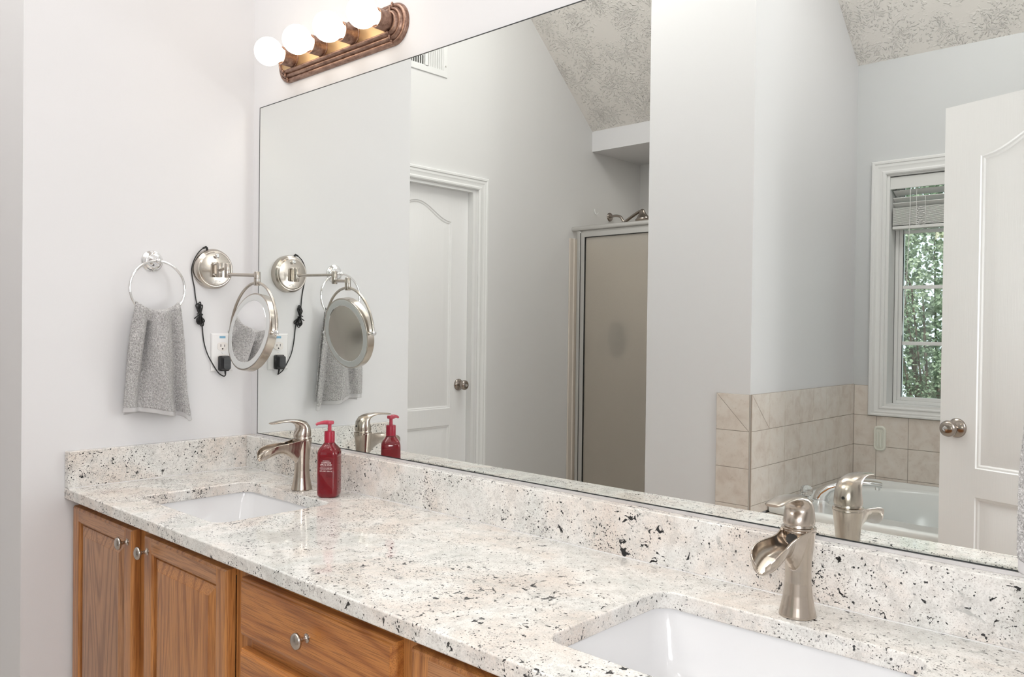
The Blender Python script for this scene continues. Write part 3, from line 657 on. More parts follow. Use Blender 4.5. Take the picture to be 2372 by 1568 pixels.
# ------------------------------------------------------------------ light bars
def light_bar(label, x0, group):
    dx = x0 - 0.4755
    t = thing('vanity_light_bar', label, 'light fixture', (x0, 0.006, 1.268))
    cz, hl, Rr = 1.268, 0.254, 0.0565
    def stad(i):
        r = Rr - i; out = []
        for sx, st in ((1, -PI / 2), (-1, PI / 2)):
            for k in range(17):
                a = st + PI * k / 16; out.append((x0 + sx * hl + r * math.cos(a), cz + r * math.sin(a)))
        return out
    fnl = lambda a, b, h: (a, 0.006 - h, b)
    prof = [(0, 0.0), (0, 0.004), (0.002, 0.009), (0.006, 0.012), (0.010, 0.012), (0.0115, 0.009), (0.013, 0.012), (0.015, 0.018), (0.019, 0.020), (0.0215, 0.019), (0.0225, 0.016), (0.024, 0.020), (0.026, 0.026), (0.030, 0.028), (0.032, 0.027), (0.033, 0.020)]
    bp = part('backplate', MB().rings2([(stad(i), h) for i, h in prof], fnl, False), M_BRONZE, t, sharp=60)
    part('face_panel', MB().rings2([(stad(0.0325), 0.019), (stad(0.034), 0.0205)], fnl, True), M_BRASS, t)
    for sx in (-1, 1):
        for sz in (-1, 1):
            mb = MB()
            for i, h in ((0.004, 0.013), (0.010, 0.014), (0.018, 0.021), (0.022, 0.021), (0.029, 0.0285)): mb.sphere((x0 + sx * hl, 0.006 - h, cz + sz * (Rr - i)), 0.0052, 10, 8, (0.7, 0.7, 1.0))
            part('corner_beading', mb, M_BRONZE, bp)
    for bx in (0.267, 0.4195, 0.571, 0.7235):
        x = bx + dx
        s = part('socket_cup', MB().lathe((x, -0.0145, cz + 0.003), (0, -1, 0), [(0.0275, 0), (0.0275, 0.003), (0.0262, 0.004), (0.0262, 0.044), (0.0245, 0.044), (0.023, 0.020), (0.012, 0.012)], 32), M_BRONZE, t, sharp=40)
        part('bulb', MB().lathe((x, -0.100, cz + 0.004), (0, 1, 0), [(0.0412 * math.sin(a), -0.0412 * math.cos(a)) for a in [0.03] + [PI * k / 20 for k in range(1, 17)]] + [(0.0175, 0.046), (0.0150, 0.060)], 32), M_BULB, s, sharp=180)
    return t
light_bar('bronze bar with four lit globe bulbs over the mirror by the towel wall', 0.4755, None)
light_bar('bronze bar with four lit globe bulbs over the nearer sink', 1.845, None)

# ------------------------------------------------------------------ countertop, backsplashes, sinks
D = 0.565
H1 = (0.262, 0.686, -0.468, -0.150); H2 = (1.680, 2.122, -0.468, -0.150)
def slab():
    hs = [(H, rrect(H[0], H[1], H[2], H[3], 0.032, 8)) for H in (H1, H2)]
    xa, xb, ya, yb = 0.0005, XR - 0.0005, -D, 0.0055; xm = 1.15
    def halves(H, pts):
        cx = (H[0] + H[1]) / 2
        L = [p for p in pts if p[0] < cx]; Rr = [p for p in pts if p[0] > cx]
        # both halves listed from the back edge round to the front edge
        L.sort(key=lambda p: -math.atan2(p[1] - (H[2] + H[3]) / 2, p[0] - cx) % (2 * PI), reverse=True); Rr.sort(key=lambda p: math.atan2(p[1] - (H[2] + H[3]) / 2, p[0] - cx), reverse=True)
        L = sorted(L, key=lambda p: math.atan2(p[1] - (H[2] + H[3]) / 2, -(p[0] - cx)), reverse=True)
        return cx, L, Rr
    mb = MB(); idx = {}
    def V(p, z):
        k = (round(p[0], 6), round(p[1], 6), z)
        if k not in idx: idx[k] = len(mb.v); mb.v.append((p[0], p[1], z))
        return idx[k]
    edges_x = [xa, xm, xb]; polys = []; holes = []
    for n, (H, pts) in enumerate(hs):
        cx, L, Rr = halves(H, pts); x0, x1 = edges_x[n], edges_x[n + 1]; bt, ft = (cx, H[3]), (cx, H[2])
        polys.append([(x0, ya), (cx, ya), ft] + L[::-1] + [bt, (cx, yb), (x0, yb)])
        polys.append([(cx, ya), (x1, ya), (x1, yb), (cx, yb), bt] + Rr + [ft])
        holes.append([bt] + L + [ft] + Rr[::-1])
    for P_ in polys:
        mb.f.append(tuple(V(p, 0.0) for p in P_)); mb.f.append(tuple(V(p, -0.030) for p in P_)[::-1])
    rim = [(xa, ya), ((H1[0] + H1[1]) / 2, ya), (xm, ya), ((H2[0] + H2[1]) / 2, ya), (xb, ya), (xb, yb), ((H2[0] + H2[1]) / 2, yb), (xm, yb), ((H1[0] + H1[1]) / 2, yb), (xa, yb)]
    for ring in [rim] + holes:
        for k in range(len(ring)):
            a, b = ring[k], ring[(k + 1) % len(ring)]
            mb.f.append((V(a, 0.0), V(a, -0.030), V(b, -0.030), V(b, 0.0)))
    return mb
single('countertop', slab(), M_GRAN, 'long speckled granite countertop with two sink cutouts', 'countertop', (1.16, -0.28, -0.03), sharp=40, bevel=0.0035)
single('backsplash', MB().box(0.0275, XR - 0.0005, -0.027, 0.0055, 0.0004, 0.102), M_GRAN, 'long granite backsplash under the large mirror', 'backsplash', (1.16, -0.01, 0.0), bevel=0.0025)
single('backsplash', MB().box(0.0005, 0.027, -D + 0.001, 0.0055, 0.0004, 0.102), M_GRAN, 'short granite side splash below the towel', 'backsplash', (0.013, -0.28, 0.0), bevel=0.0025)

single('caulk_line', MB().box(0.027, XR - 0.001, -0.0285, -0.0265, 0.0, 0.0014), M_PLATE, 'thin white caulk line along the foot of the long backsplash', 'caulk', (1.16, -0.028, 0.0))
single('caulk_line', MB().box(0.0265, 0.0285, -D + 0.002, -0.0285, 0.0, 0.0014), M_PLATE, 'thin white caulk line along the foot of the short side splash', 'caulk', (0.028, -0.3, 0.0))

def sink(hole, label):
    a0, a1, b0, b1 = hole; cx = (a0 + a1) / 2; cy_ = (b0 + b1) / 2
    t = thing('sink', label, 'sink', (cx, cy_, -0.17))
    e = 0.004; L = []
    for (i, r, z) in ((-0.030, 0.045, -0.0302), (-e, 0.034, -0.0302), (-e, 0.034, -0.034), (0.004, 0.038, -0.060), (0.012, 0.040, -0.100), (0.020, 0.045, -0.128), (0.034, 0.05, -0.142), (0.060, 0.05, -0.148), (0.10, 0.03, -0.151), (0.125, 0.012, -0.153)):
        L.append([(a, b, z) for a, b in rrect(a0 + i, a1 - i, b0 + i, b1 - i, r, 8)])
    O = [[(a, b, z) for a, b in rrect(a0 + i, a1 - i, b0 + i, b1 - i, r, 8)] for (i, r, z) in ((0.10, 0.03, -0.166), (0.03, 0.05, -0.160), (-0.010, 0.04, -0.100), (-0.014, 0.04, -0.045), (-0.030, 0.045, -0.042), (-0.030, 0.045, -0.0302))]
    part('basin', MB().loft(L, False, True).loft(O, True, False), M_PORC, t, sharp=50)
    part('drain', MB().lathe((cx, cy_, -0.1528), (0, 0, 1), [(0.023, 0), (0.023, 0.002), (0.019, 0.003), (0.017, 0.001), (0.0, 0.001)], 28), M_NICKELP, t)
sink(H1, 'white undermount sink beside the red soap bottle'); sink(H2, 'white undermount sink nearest the viewer')

# ------------------------------------------------------------------ faucets
def faucet(label, x0):
    yc = -0.105
    t = thing('waterfall_faucet', label, 'faucet', (x0, yc, 0.0), 'brushed nickel waterfall faucets')
    # column: a stack of round-ish sections that leans back into the rim
    col = []
    for z, r, oy in ((0.0003, 0.0295, 0), (0.004, 0.0290, 0), (0.018, 0.0258, 0), (0.035, 0.0228, 0), (0.055, 0.0208, 0.0), (0.075, 0.0205, 0.000), (0.092, 0.0214, 0.000), (0.110, 0.0232, 0.0), (0.126, 0.0252, 0.0), (0.138, 0.0268, 0.0), (0.1415, 0.0262, 0.0)):
        col.append([(x0 + r * math.cos(2 * PI * i / 36), yc + oy + r * math.sin(2 * PI * i / 36), z) for i in range(36)])
    mb = MB().loft(col)
    # spout: open trough, U sections from the column to the rounded lip
    S = []   # y, half width, rim z, bottom z, floor z (inside)
    tab = [(-0.090, 0.0240, 0.1425, 0.100, 0.122, 2.2), (-0.102, 0.0262, 0.1422, 0.084, 0.121, 2.2), (-0.114, 0.0258, 0.1415, 0.078, 0.120, 2.8), (-0.123, 0.0240, 0.1402, 0.0745, 0.119, 2.8), (-0.131, 0.0220, 0.1388, 0.0815, 0.1175, 2.4), (-0.139, 0.0204, 0.1374, 0.0900, 0.1165, 2.0), (-0.148, 0.0194, 0.1360, 0.0965, 0.1155, 1.7), (-0.158, 0.0192, 0.1350, 0.1025, 0.1145, 1.4),
           (-0.170, 0.0202, 0.1342, 0.1060, 0.1130, 1.15), (-0.182, 0.0222, 0.1336, 0.1062, 0.1112, 1.0), (-0.194, 0.0243, 0.1325, 0.1045, 0.1090, 0.9), (-0.205, 0.0255, 0.1305, 0.1015, 0.1058, 0.85), (-0.215, 0.0252, 0.1275, 0.0980, 0.1022, 0.8), (-0.224, 0.0236, 0.1235, 0.0950, 0.0990, 0.8), (-0.231, 0.0205, 0.1185, 0.0930, 0.0968, 0.8), (-0.236, 0.0155, 0.1125, 0.0920, 0.0952, 0.8), (-0.2385, 0.0085, 0.1055, 0.0918, 0.0940, 0.8)]
    NS = 20; rings = []
    for y, w_, zr, zb, zf, pw in tab:
        th = min(0.0030, w_ * 0.32); ring = []
        for k in range(NS + 1):
            a = PI * k / NS; c = math.cos(a); s = math.sin(a)
            ring.append((x0 - w_ * math.copysign(abs(c) ** 0.8, c), y, zr - (zr - zb) * s ** pw))
        wi = w_ - th
        for k in range(NS + 1):
            a = PI * (NS - k) / NS; c = math.cos(a); s = math.sin(a)
            ring.append((x0 - wi * math.copysign(abs(c) ** 0.8, c), y, zr + 0.0006 - (zr - zf) * s ** 0.6))
        rings.append(ring)
    mb.loft(rings)
    body = part('faucet_body', mb, M_NICKEL, t, sharp=180)
    rm = body.modifiers.new('merge', 'REMESH'); rm.mode = 'VOXEL'; rm.voxel_size = 0.0006; rm.use_smooth_shade = True
    sm = body.modifiers.new('soften', 'SMOOTH'); sm.factor = 0.5; sm.iterations = 16
    part('collar_ring', MB().lathe((x0, yc, 0.1395), (0, 0, 1), [(0.0262, 0), (0.0272, 0.002), (0.0268, 0.0045), (0.0235, 0.0055), (0.0225, 0.0095), (0.020, 0.0098)], 36), M_NICKEL, t, sharp=40)
    part('water_outlet', MB().lathe((x0, -0.1295, 0.1275), (0, -1, 0), [(0.0095, 0), (0.0095, 0.0020), (0.0, 0.0020)], 24), M_DARK, t)  # outlet opening; the dark disc also stands in for a dark reflection
    # lever handle: dome that sweeps forward into a flat lever
    H = [(-0.105, 0.1490, 0.0245, 0.0245, 0), (-0.105, 0.1530, 0.0250, 0.0248, 0), (-0.104, 0.1620, 0.0242, 0.0236, -4), (-0.104, 0.1725, 0.0232, 0.0208, 14), (-0.108, 0.1815, 0.0222, 0.0160, 36), (-0.118, 0.1890, 0.0205, 0.0092, 60), (-0.133, 0.1938, 0.0185, 0.0056, 76), (-0.150, 0.1958, 0.0168, 0.0042, 87), (-0.168, 0.1954, 0.0156, 0.0036, 93), (-0.186, 0.1938, 0.0150, 0.0033, 96), (-0.198, 0.1925, 0.0142, 0.0031, 97), (-0.2035, 0.1918, 0.0112, 0.0022, 97)]
    rg = []
    for y, z, hx, hy, deg in H:
        d = math.radians(deg); ey = Vector((0, math.cos(d), math.sin(d)))
        rg.append([Vector((x0, y, z)) + Vector((1, 0, 0)) * hx * math.cos(2 * PI * i / 32) + ey * hy * math.sin(2 * PI * i / 32) for i in range(32)])
    hd = part('lever_handle', MB().loft(rg), M_NICKEL, t, sharp=50)
    part('set_screw', MB().lathe((x0, -0.0815, 0.1630), (0, 1, 0.05), [(0.0028, -0.001), (0.0028, 0.0016), (0, 0.0016)], 16), M_GASKET, hd)
    return t
faucet('brushed nickel waterfall faucet beside the red soap bottle', 0.472)
faucet('brushed nickel waterfall faucet behind the sink nearest the viewer', 1.908)

# ------------------------------------------------------------------ soap bottle
t = thing('soap_dispenser', 'red plastic hand soap bottle with pump standing on the counter', 'soap bottle', (0.604, -0.105, 0.0003))
bx, by = 0.604, -0.105; rot = math.radians(-52)
ca, sa = math.cos(rot), math.sin(rot)
def loc(a, b, z): return (bx + a * ca - b * sa, by + a * sa + b * ca, z)     # +a points out of the label face
rings = []
for hw, r, z in ((0.018, 0.012, 0.0005), (0.024, 0.014, 0.0012), (0.0275, 0.014, 0.006), (0.0278, 0.012, 0.012), (0.0278, 0.012, 0.110), (0.0275, 0.012, 0.120), (0.0262, 0.013, 0.126), (0.0225, 0.0135, 0.133), (0.0175, 0.0135, 0.140), (0.0140, 0.0135, 0.1455), (0.0125, 0.0122, 0.150)):
    rings.append([loc(a, b, z) for a, b in rrect(-hw, hw, -hw, hw, min(r, hw * 0.97), 6)])
bt = part('bottle', MB().loft(rings), M_BOTTLE, t, sharp=50)
pm = part('pump_collar', MB().lathe((bx, by, 0.146), (0, 0, 1), [(0.0138, 0), (0.0138, 0.028), (0.0130, 0.030), (0.006, 0.030)], 40), M_COLLAR, t, sharp=40)
ph = MB().lathe((bx, by, 0.175), (0, 0, 1), [(0.0052, 0), (0.0048, 0.014), (0.0052, 0.0185), (0.0105, 0.0200), (0.0118, 0.0245), (0.0105, 0.0285), (0.0, 0.0295)], 28)
nz = Vector((-0.30, -0.95, 0)).normalized()
pp = [Vector((bx, by, 0.1995)) + nz * d + Vector((0, 0, h)) for d, h in ((0.004, 0.0), (0.014, 0.0005), (0.024, -0.0005), (0.033, -0.0022), (0.037, -0.0048))]
ph.tube(pp, [0.0062, 0.0055, 0.0045, 0.0036, 0.0032], 12)
part('pump_head', ph, M_PUMP, t, sharp=50)
mb = MB()
def put_text(body, size, z, sp=1.0, wid=None):
    vs, fs = text_mesh(body, size, 0.00008, spacing=sp)
    if wid:
        ww = max(v.x for v in vs) - min(v.x for v in vs); k = wid / ww
    else: k = 1
    mb.add([loc(0.0281 + v.z, v.x * k, z + v.y) for v in vs], fs)
put_text('NOURISHING', 0.0030, 0.0985, wid=0.018); put_text('CHAMPAGNE', 0.0062, 0.0925, wid=0.026); put_text('APPLE & HONEY', 0.0062, 0.0868, wid=0.032)
mb.add([loc(0.0281, a, z) for a, z in ((-0.015, 0.0842), (0.015, 0.0842), (0.015, 0.0845), (-0.015, 0.0845))], [(0, 1, 2, 3)])
put_text('GENTLE GEL HAND SOAP', 0.0034, 0.0795, wid=0.034); put_text('NETTOYANT POUR LES MAINS', 0.0026, 0.0760, wid=0.030); put_text('8 FL OZ / 236 mL', 0.0046, 0.0708, wid=0.034)
part('front_lettering', mb, M_TEXT, bt)
mb = MB()
for k in range(5): mb.add([loc(-0.0281, a, 0.100 - k * 0.006 + z) for a, z in ((-0.017 , 0), (0.017 - 0.002 * (k % 2), 0), (0.017 - 0.002 * (k % 2), 0.0012), (-0.017, 0.0012))], [(0, 1, 2, 3)])
mb.add([loc(-0.0281, a, z) for a, z in ((-0.013, 0.048), (0.013, 0.048), (0.013, 0.066), (-0.013, 0.066))], [(0, 1, 2, 3)])
bk = part('back_label', mb, M_TEXT, bt)
mb = MB()
for k in range(14): mb.add([loc(-0.0283, -0.011 + k * 0.0016 + d, z) for d, z in ((0, 0.052), (0.0005 + 0.0004 * (k % 3), 0.052), (0.0005 + 0.0004 * (k % 3), 0.064), (0, 0.064))], [(0, 1, 2, 3)])
part('bar_stripes', mb, M_GASKET, bk)

# ------------------------------------------------------------------ makeup mirror on swing arms
t = thing('makeup_mirror', 'round lighted makeup mirror on a brushed nickel swing arm', 'makeup mirror', (0.0, -0.137, 0.635))
wb = part('wall_base', MB().lathe((0.0003, -0.137, 0.635), (1, 0, 0), [(0.0635, 0), (0.0635, 0.014), (0.0610, 0.021), (0.0555, 0.0265), (0.0540, 0.0265), (0.0500, 0.030), (0.030, 0.0325), (0.0, 0.033)], 56), M_NICKELP, t, sharp=25)
part('mount_bracket', MB().box(0.031, 0.0335, -0.1535, -0.1225, 0.608, 0.656).box(0.0335, 0.047, -0.1410, -0.1350, 0.612, 0.650), M_NICKELP, t, bevel=0.001)
part('switch_knob', MB().lathe((0.030, -0.137, 0.674), (1, 0, 0.1), [(0.004, 0), (0.004, 0.004), (0.0065, 0.007), (0.007, 0.010), (0.0045, 0.0135), (0, 0.014)], 20), M_CHROME, wb)
for z in (0.649, 0.617): part('screw', MB().lathe((0.0337, -0.1455, z), (1, 0, 0), [(0.0035, 0), (0.003, 0.003), (0, 0.004)], 14), M_CHROME, wb)
vs, fs = text_mesh('Zadro', 0.0125, 0.0001, shear=0.5)
part('script_mark', MB().add([(0.0322 + v.z, -0.133 - v.x, 0.6010 - v.y - v.x * 0.25) for v in vs], fs), M_HANDLE_TXT, wb)
A = Vector((0.0535, -0.138, 0.631)); B = Vector((0.1995, -0.1885, 0.6195)); C_ = Vector((0.3150, -0.158, 0.5935))
def post(p, r, h): return MB().lathe((p.x, p.y, p.z - h / 2), (0, 0, 1), [(r * 0.92, 0), (r, 0.0015), (r, h * 0.48), (r * 0.93, h * 0.49), (r * 0.93, h * 0.51), (r, h * 0.52), (r, h - 0.0015), (r * 0.92, h)], 28)
part('hinge_post', post(A, 0.0092, 0.046), M_NICKELP, t); part('hinge_post', post(B, 0.0092, 0.042), M_NICKELP, t); part('hinge_post', post(C_, 0.0092, 0.040), M_NICKELP, t)
part('swing_arm', MB().tube([(A.x, A.y, 0.6285), (B.x, B.y, 0.6285)], 0.0045, 16), M_NICKELP, t)
part('swing_arm', MB().tube([(B.x, B.y, 0.6080), (C_.x, C_.y, 0.6035)], 0.0052, 16), M_NICKELP, t)
c = Vector((0.309, -0.168, 0.439)); RY = 0.1265
mb = MB().tube([(c.x + RY * math.cos(a), c.y + 0.010 * math.sin(a), c.z + (RY + 0.016) * math.sin(a)) for a in (PI * k / 40 for k in range(41))], 0.0042, 12)
part('yoke', mb, M_NICKELP, t)
for s in (1, -1):
    part('pivot_knob', MB().lathe((c.x + s * 0.110, c.y, c.z), (s, 0, 0), [(0.004, 0), (0.004, 0.011), (0.0075, 0.013), (0.0085, 0.018), (0.0065, 0.023), (0, 0.0245)], 20), M_CHROME, t)
tl = 0.1766; nrm = Vector((0, -math.cos(tl), math.sin(tl)))
def disc(mb_, prof): return mb_.lathe(c, nrm, prof, 72, True, True)
hd = part('mirror_head', disc(MB(), [(0.1085, -0.0130), (0.1120, -0.0130), (0.1130, -0.0118), (0.1130, 0.0118), (0.1120, 0.0130), (0.1085, 0.0130)]), M_NICKELP, t, sharp=30)
for s in (1, -1):
    part('light_ring', MB().lathe(c, nrm * s, [(0.1085, 0.0128), (0.1080, 0.0136), (0.0915, 0.0136), (0.0905, 0.0128)], 72, False, False), M_FROST, hd)
part('plain_glass', MB().lathe(c, nrm, [(0.0908, 0.0131), (0.0905, 0.0134), (0.0, 0.0134)], 72), M_MIRROR2, hd)
part('magnifying_glass', MB().lathe(c, -nrm, [(0.0908 * k / 16, 0.0134 - 0.012 * (1 - (k / 16) ** 2)) for k in range(17)][::-1], 72, False, True), M_MIRROR2, hd, sharp=180)

# ------------------------------------------------------------------ outlet, adapter and cord
t = thing('wall_outlet', 'white wall outlet plate with blue sticker near the mirror corner', 'outlet', (0.0, -0.1015, 0.312))
oy, oz0, oz1 = -0.1005, 0.312, 0.432
part('cover_plate', MB().loft([[(h, a, b) for a, b in rect(oy - 0.0375 + i, oy + 0.0375 - i, oz0 + i, oz1 - i)] for i, h in ((0, 0.0002), (0, 0.003), (0.003, 0.0055))]), M_PLATE, t, sharp=20)
for z in (0.3905, 0.3515):
    rc = part('receptacle', MB().loft([[(h, oy + a * 0.0172 * min(1, 1), z + b) for a, b in [(max(-1, min(1, 1.18 * math.cos(q))), 0.0142 * math.sin(q)) for q in (2 * PI * k / 40 for k in range(40))]] for h in (0.004, 0.0068)]), M_RECEP, t, sharp=40)
    mb = MB().box(0.0066, 0.0070, oy - 0.0072, oy - 0.0052, z - 0.001, z + 0.0072).box(0.0066, 0.0070, oy + 0.0055, oy + 0.0073, z - 0.001, z + 0.0062)
    mb.lathe((0.0066, oy, z - 0.0075), (1, 0, 0), [(0.0026, 0), (0.0026, 0.0004), (0, 0.0004)], 14)
    part('slots', mb, M_DARK, rc)
part('sticker', MB().box(0.0055, 0.0058, oy - 0.010, oy + 0.010, 0.4165, 0.4235), M_STICKER, t)
part('plate_screw', MB().lathe((0.0055, oy, 0.371), (1, 0, 0), [(0.0028, 0), (0.002, 0.001), (0, 0.001)], 12), M_PLATE, t)
t = thing('power_adapter', 'black power adapter and cord plugged into the wall outlet', 'power adapter', (0.0071, -0.0990, 0.335))
ay = -0.0990
rg = []
for hx, w_, z0, z1 in ((0.0072, 0.0165, 0.3135, 0.3605), (0.0085, 0.0175, 0.3125, 0.3615), (0.018, 0.0175, 0.3125, 0.3615), (0.020, 0.0160, 0.3140, 0.3600), (0.0205, 0.0145, 0.3155, 0.3590), (0.034, 0.0130, 0.3180, 0.3575), (0.036, 0.0115, 0.3200, 0.3560)):
    rg.append([(hx, a, b) for a, b in rrect(ay - w_, ay + w_, z0, z1, 0.006, 5)])
part('adapter_body', MB().loft(rg), M_BLACK, t, sharp=35)
cord = [(0.018, -0.097, 0.313), (0.016, -0.095, 0.300), (0.010, -0.097, 0.2955), (0.0085, -0.106, 0.300), (0.0085, -0.117, 0.309), (0.0085, -0.133, 0.333), (0.006, -0.151, 0.367), (0.003, -0.162, 0.408), (0.003, -0.167, 0.452), (0.004, -0.170, 0.470)]
part('cord', MB().tube(smooth_path(cord, 5), 0.0018, 8), M_RUBBER, t)
part('strain_relief', MB().tube([(0.018, -0.097, 0.315), (0.0165, -0.0955, 0.302)], [0.0034, 0.0024], 10), M_RUBBER, t)
cord = [(0.006, -0.186, 0.520), (0.003, -0.190, 0.545), (0.003, -0.194, 0.575), (0.003, -0.2005, 0.605), (0.004, -0.2035, 0.633), (0.010, -0.1985, 0.660), (0.012, -0.187, 0.682), (0.011, -0.172, 0.697), (0.010, -0.163, 0.7015)]
part('cord', MB().tube(smooth_path(cord, 5), 0.0018, 8), M_RUBBER, t)
part('barrel_plug', MB().tube([(0.011, -0.170, 0.6985), (0.010, -0.160, 0.7030), (0.010, -0.1575, 0.700), (0.010, -0.1565, 0.692)], [0.003, 0.0034, 0.0036, 0.003], 10), M_RUBBER, t)
random.seed(3); mb = MB()
for k in range(7):
    o_ = random.uniform(-0.008, 0.010); p_ = random.uniform(-0.009, 0.009); x_ = 0.004 + 0.0032 * (k % 4)
    top = 0.530 - random.uniform(0, 0.014); bot = 0.458 + random.uniform(-0.006, 0.012)
    L = [(x_, -0.186 + o_, top - 0.006), (x_ + 0.001, -0.181 + o_, top), (x_, -0.176 + o_ * 0.5, top - 0.008), (x_ + 0.004, -0.1785, 0.492), (x_, -0.168 + p_, bot + 0.008), (x_ + 0.001, -0.173 + p_, bot), (x_, -0.180 + p_, bot + 0.008), (x_ + 0.003, -0.1800, 0.490), (x_, -0.186 + o_, top - 0.006)]
    mb.tube(smooth_path(L, 5), 0.0018, 7)
mb.tube(smooth_path([(0.012, -0.190, 0.492), (0.017, -0.180, 0.494), (0.012, -0.171, 0.490), (0.006, -0.180, 0.489), (0.011, -0.197, 0.478)], 5), 0.0018, 7)
part('cord_bundle', mb, M_RUBBER, t)

# ------------------------------------------------------------------ towel rings and towels
def towel_ring(label):
    t = thing('towel_ring', label, 'towel ring', (0.0, -0.325, 0.647), 'chrome towel rings')
    part('wall_flange', MB().lathe((0.0003, -0.325, 0.647), (1, 0, 0), [(0.0330, 0), (0.0330, 0.002), (0.0300, 0.005), (0.0285, 0.0055), (0.0265, 0.010), (0.0200, 0.0135), (0.0185, 0.0135), (0.0155, 0.020), (0.0110, 0.024), (0.0085, 0.030), (0.0080, 0.040)], 44), M_CHROME, t, sharp=50)
    part('post_knuckle', MB().sphere((0.0415, -0.325, 0.6455), 0.0090, 20, 14).lathe((0.0415, -0.325, 0.6455), (1, 0, 0), [(0.004, 0.006), (0.0045, 0.011), (0, 0.0125)], 16), M_CHROME, t)
    cz, r = 0.5645, 0.0815
    part('ring', MB().tube([(0.0415, -0.325 + r * math.sin(2 * PI * k / 72), cz + r * math.cos(2 * PI * k / 72)) for k in range(72)], 0.0038, 12, closed=True), M_CHROME, t, sharp=180)
    return t
r1 = towel_ring('chrome towel ring with grey towel on the far end wall')
r2 = copy_tree(r1); r2['label'] = 'chrome towel ring on the nearer end wall'; r2.rotation_euler = (0, 0, PI); r2.location = (XR, -0.318, 0.647 + ZC)

def towel(label):
    t = thing('hand_towel', label, 'towel', (0.0415, -0.325, 0.19), 'grey hand towels')
    yc, cz, r, X0 = -0.325, 0.5645, 0.0815, 0.0415
    NU, NV = 90, 120
    g = lambda u, m_, s: math.exp(-((u - m_) / s) ** 2)
    def zt(yo): return cz - math.sqrt(max(r * r - yo * yo, 1e-4)) + 0.004
    def widths(v):
        s = v ** 0.8
        return (-0.066 - 0.030 * s - 0.004 * math.sin(3 * v), 0.064 + 0.020 * s + 0.022 * v * v + 0.003 * math.sin(5 * v))
    def front(u, v):
        a, b = widths(v); yo = a + (b - a) * u
        top = zt((u - 0.5) * 0.118) + 0.010
        bot = 0.186 + 0.014 * (1 - u) + 0.006 * math.sin(5.5 * u + 0.4) - 0.018 * g(u, 0.97, 0.06)
        z = top + (bot - top) * v
        fold = 0.036 * g(u, 0.53 + 0.08 * v, 0.17) - 0.034 * g(u, 0.34 - 0.12 * v, 0.045 + 0.05 * v) * (1 - 0.45 * v) + 0.018 * g(u, 0.16, 0.11) - 0.024 * g(u, 0.80 + 0.02 * v, 0.05 + 0.04 * v) * v ** 0.6 + 0.008 * g(u, 0.93, 0.07)
        fold += 0.004 * math.sin(9 * u + 5 * v) * v + 0.0025 * math.sin(23 * u - 7 * v)
        x = X0 + 0.006 + fold * (0.75 + 0.35 * v) - 0.006 * v
        return (max(x, X0 + 0.0065 if v < 0.1 else 0.018), yc + yo, z)
    def back(u, v):
        a, b = widths(v * 0.93); yo = a * 0.92 + (b * 0.92 - a * 0.92) * u
        top = zt((u - 0.5) * 0.118) + 0.010; z = top + (0.194 + 0.004 * math.sin(7 * u) - top) * v
        x = X0 - 0.0065 - 0.016 * min(1, v * 2.5) + 0.005 * math.sin(7 * u + 2 * v) * min(1, v * 3)
        return (max(x, 0.0075), yc + yo, z)
    vhem = 0.955
    def sheet(rows): return MB().loft(rows, False, False, closed=False)
    fr = [[front(i / NU, 0.02 + (vhem - 0.02) * j / NV) for i in range(NU + 1)] for j in range(NV + 1)]
    bk = [[back(i / NU, 0.02 + (0.95 - 0.02) * j / 60) for i in range(NU + 1)] for j in range(61)]
    arc = []
    for k in range(1, 8):
        q = PI * k / 8; row = []
        for i in range(NU + 1):
            f, b = Vector(fr[0][i]), Vector(bk[0][i]); mid = (f + b) / 2; hx = (f.x - b.x) / 2
            row.append((mid.x - hx * math.cos(q), mid.y, mid.z + 0.009 * math.sin(q)))
        arc.append(row)
    rows = bk[::-1] + arc + fr
    for row in rows:
        for i, p in enumerate(row):
            n = random.uniform(-0.0009, 0.0009); row[i] = (p[0] + n, p[1] + random.uniform(-0.0004, 0.0004), p[2])
    o = part('terry_cloth', sheet(rows), M_TERRY, t, sharp=180)
    md = o.modifiers.new('thick', 'SOLIDIFY'); md.thickness = 0.0045; md.offset = 0
    hem = [[front(i / NU, vhem - 0.004 + (1.0 - vhem + 0.004) * j / 6) for i in range(NU + 1)] for j in range(7)]
    o = part('hem_band', sheet(hem), M_HEM, t, sharp=180)
    md = o.modifiers.new('thick', 'SOLIDIFY'); md.thickness = 0.0030; md.offset = 0
    hem = [[back(i / NU, 0.946 + (1.0 - 0.946) * j / 6) for i in range(NU + 1)] for j in range(7)]
    o = part('hem_band', sheet(hem), M_HEM, t, sharp=180)
    md = o.modifiers.new('thick', 'SOLIDIFY'); md.thickness = 0.0030; md.offset = 0
    return t
random.seed(11)
w1 = towel('grey terry hand towel hanging in the far towel ring')
w2 = copy_tree(w1); w2['label'] = 'grey towel edge hanging from the nearer end wall, cut off by the picture'; w2.rotation_euler = (0, 0, PI); w2.location = (XR - 0.037, -0.320, 0.19 + 0.010 + ZC); w2.scale = (0.82, 1, 0.95)

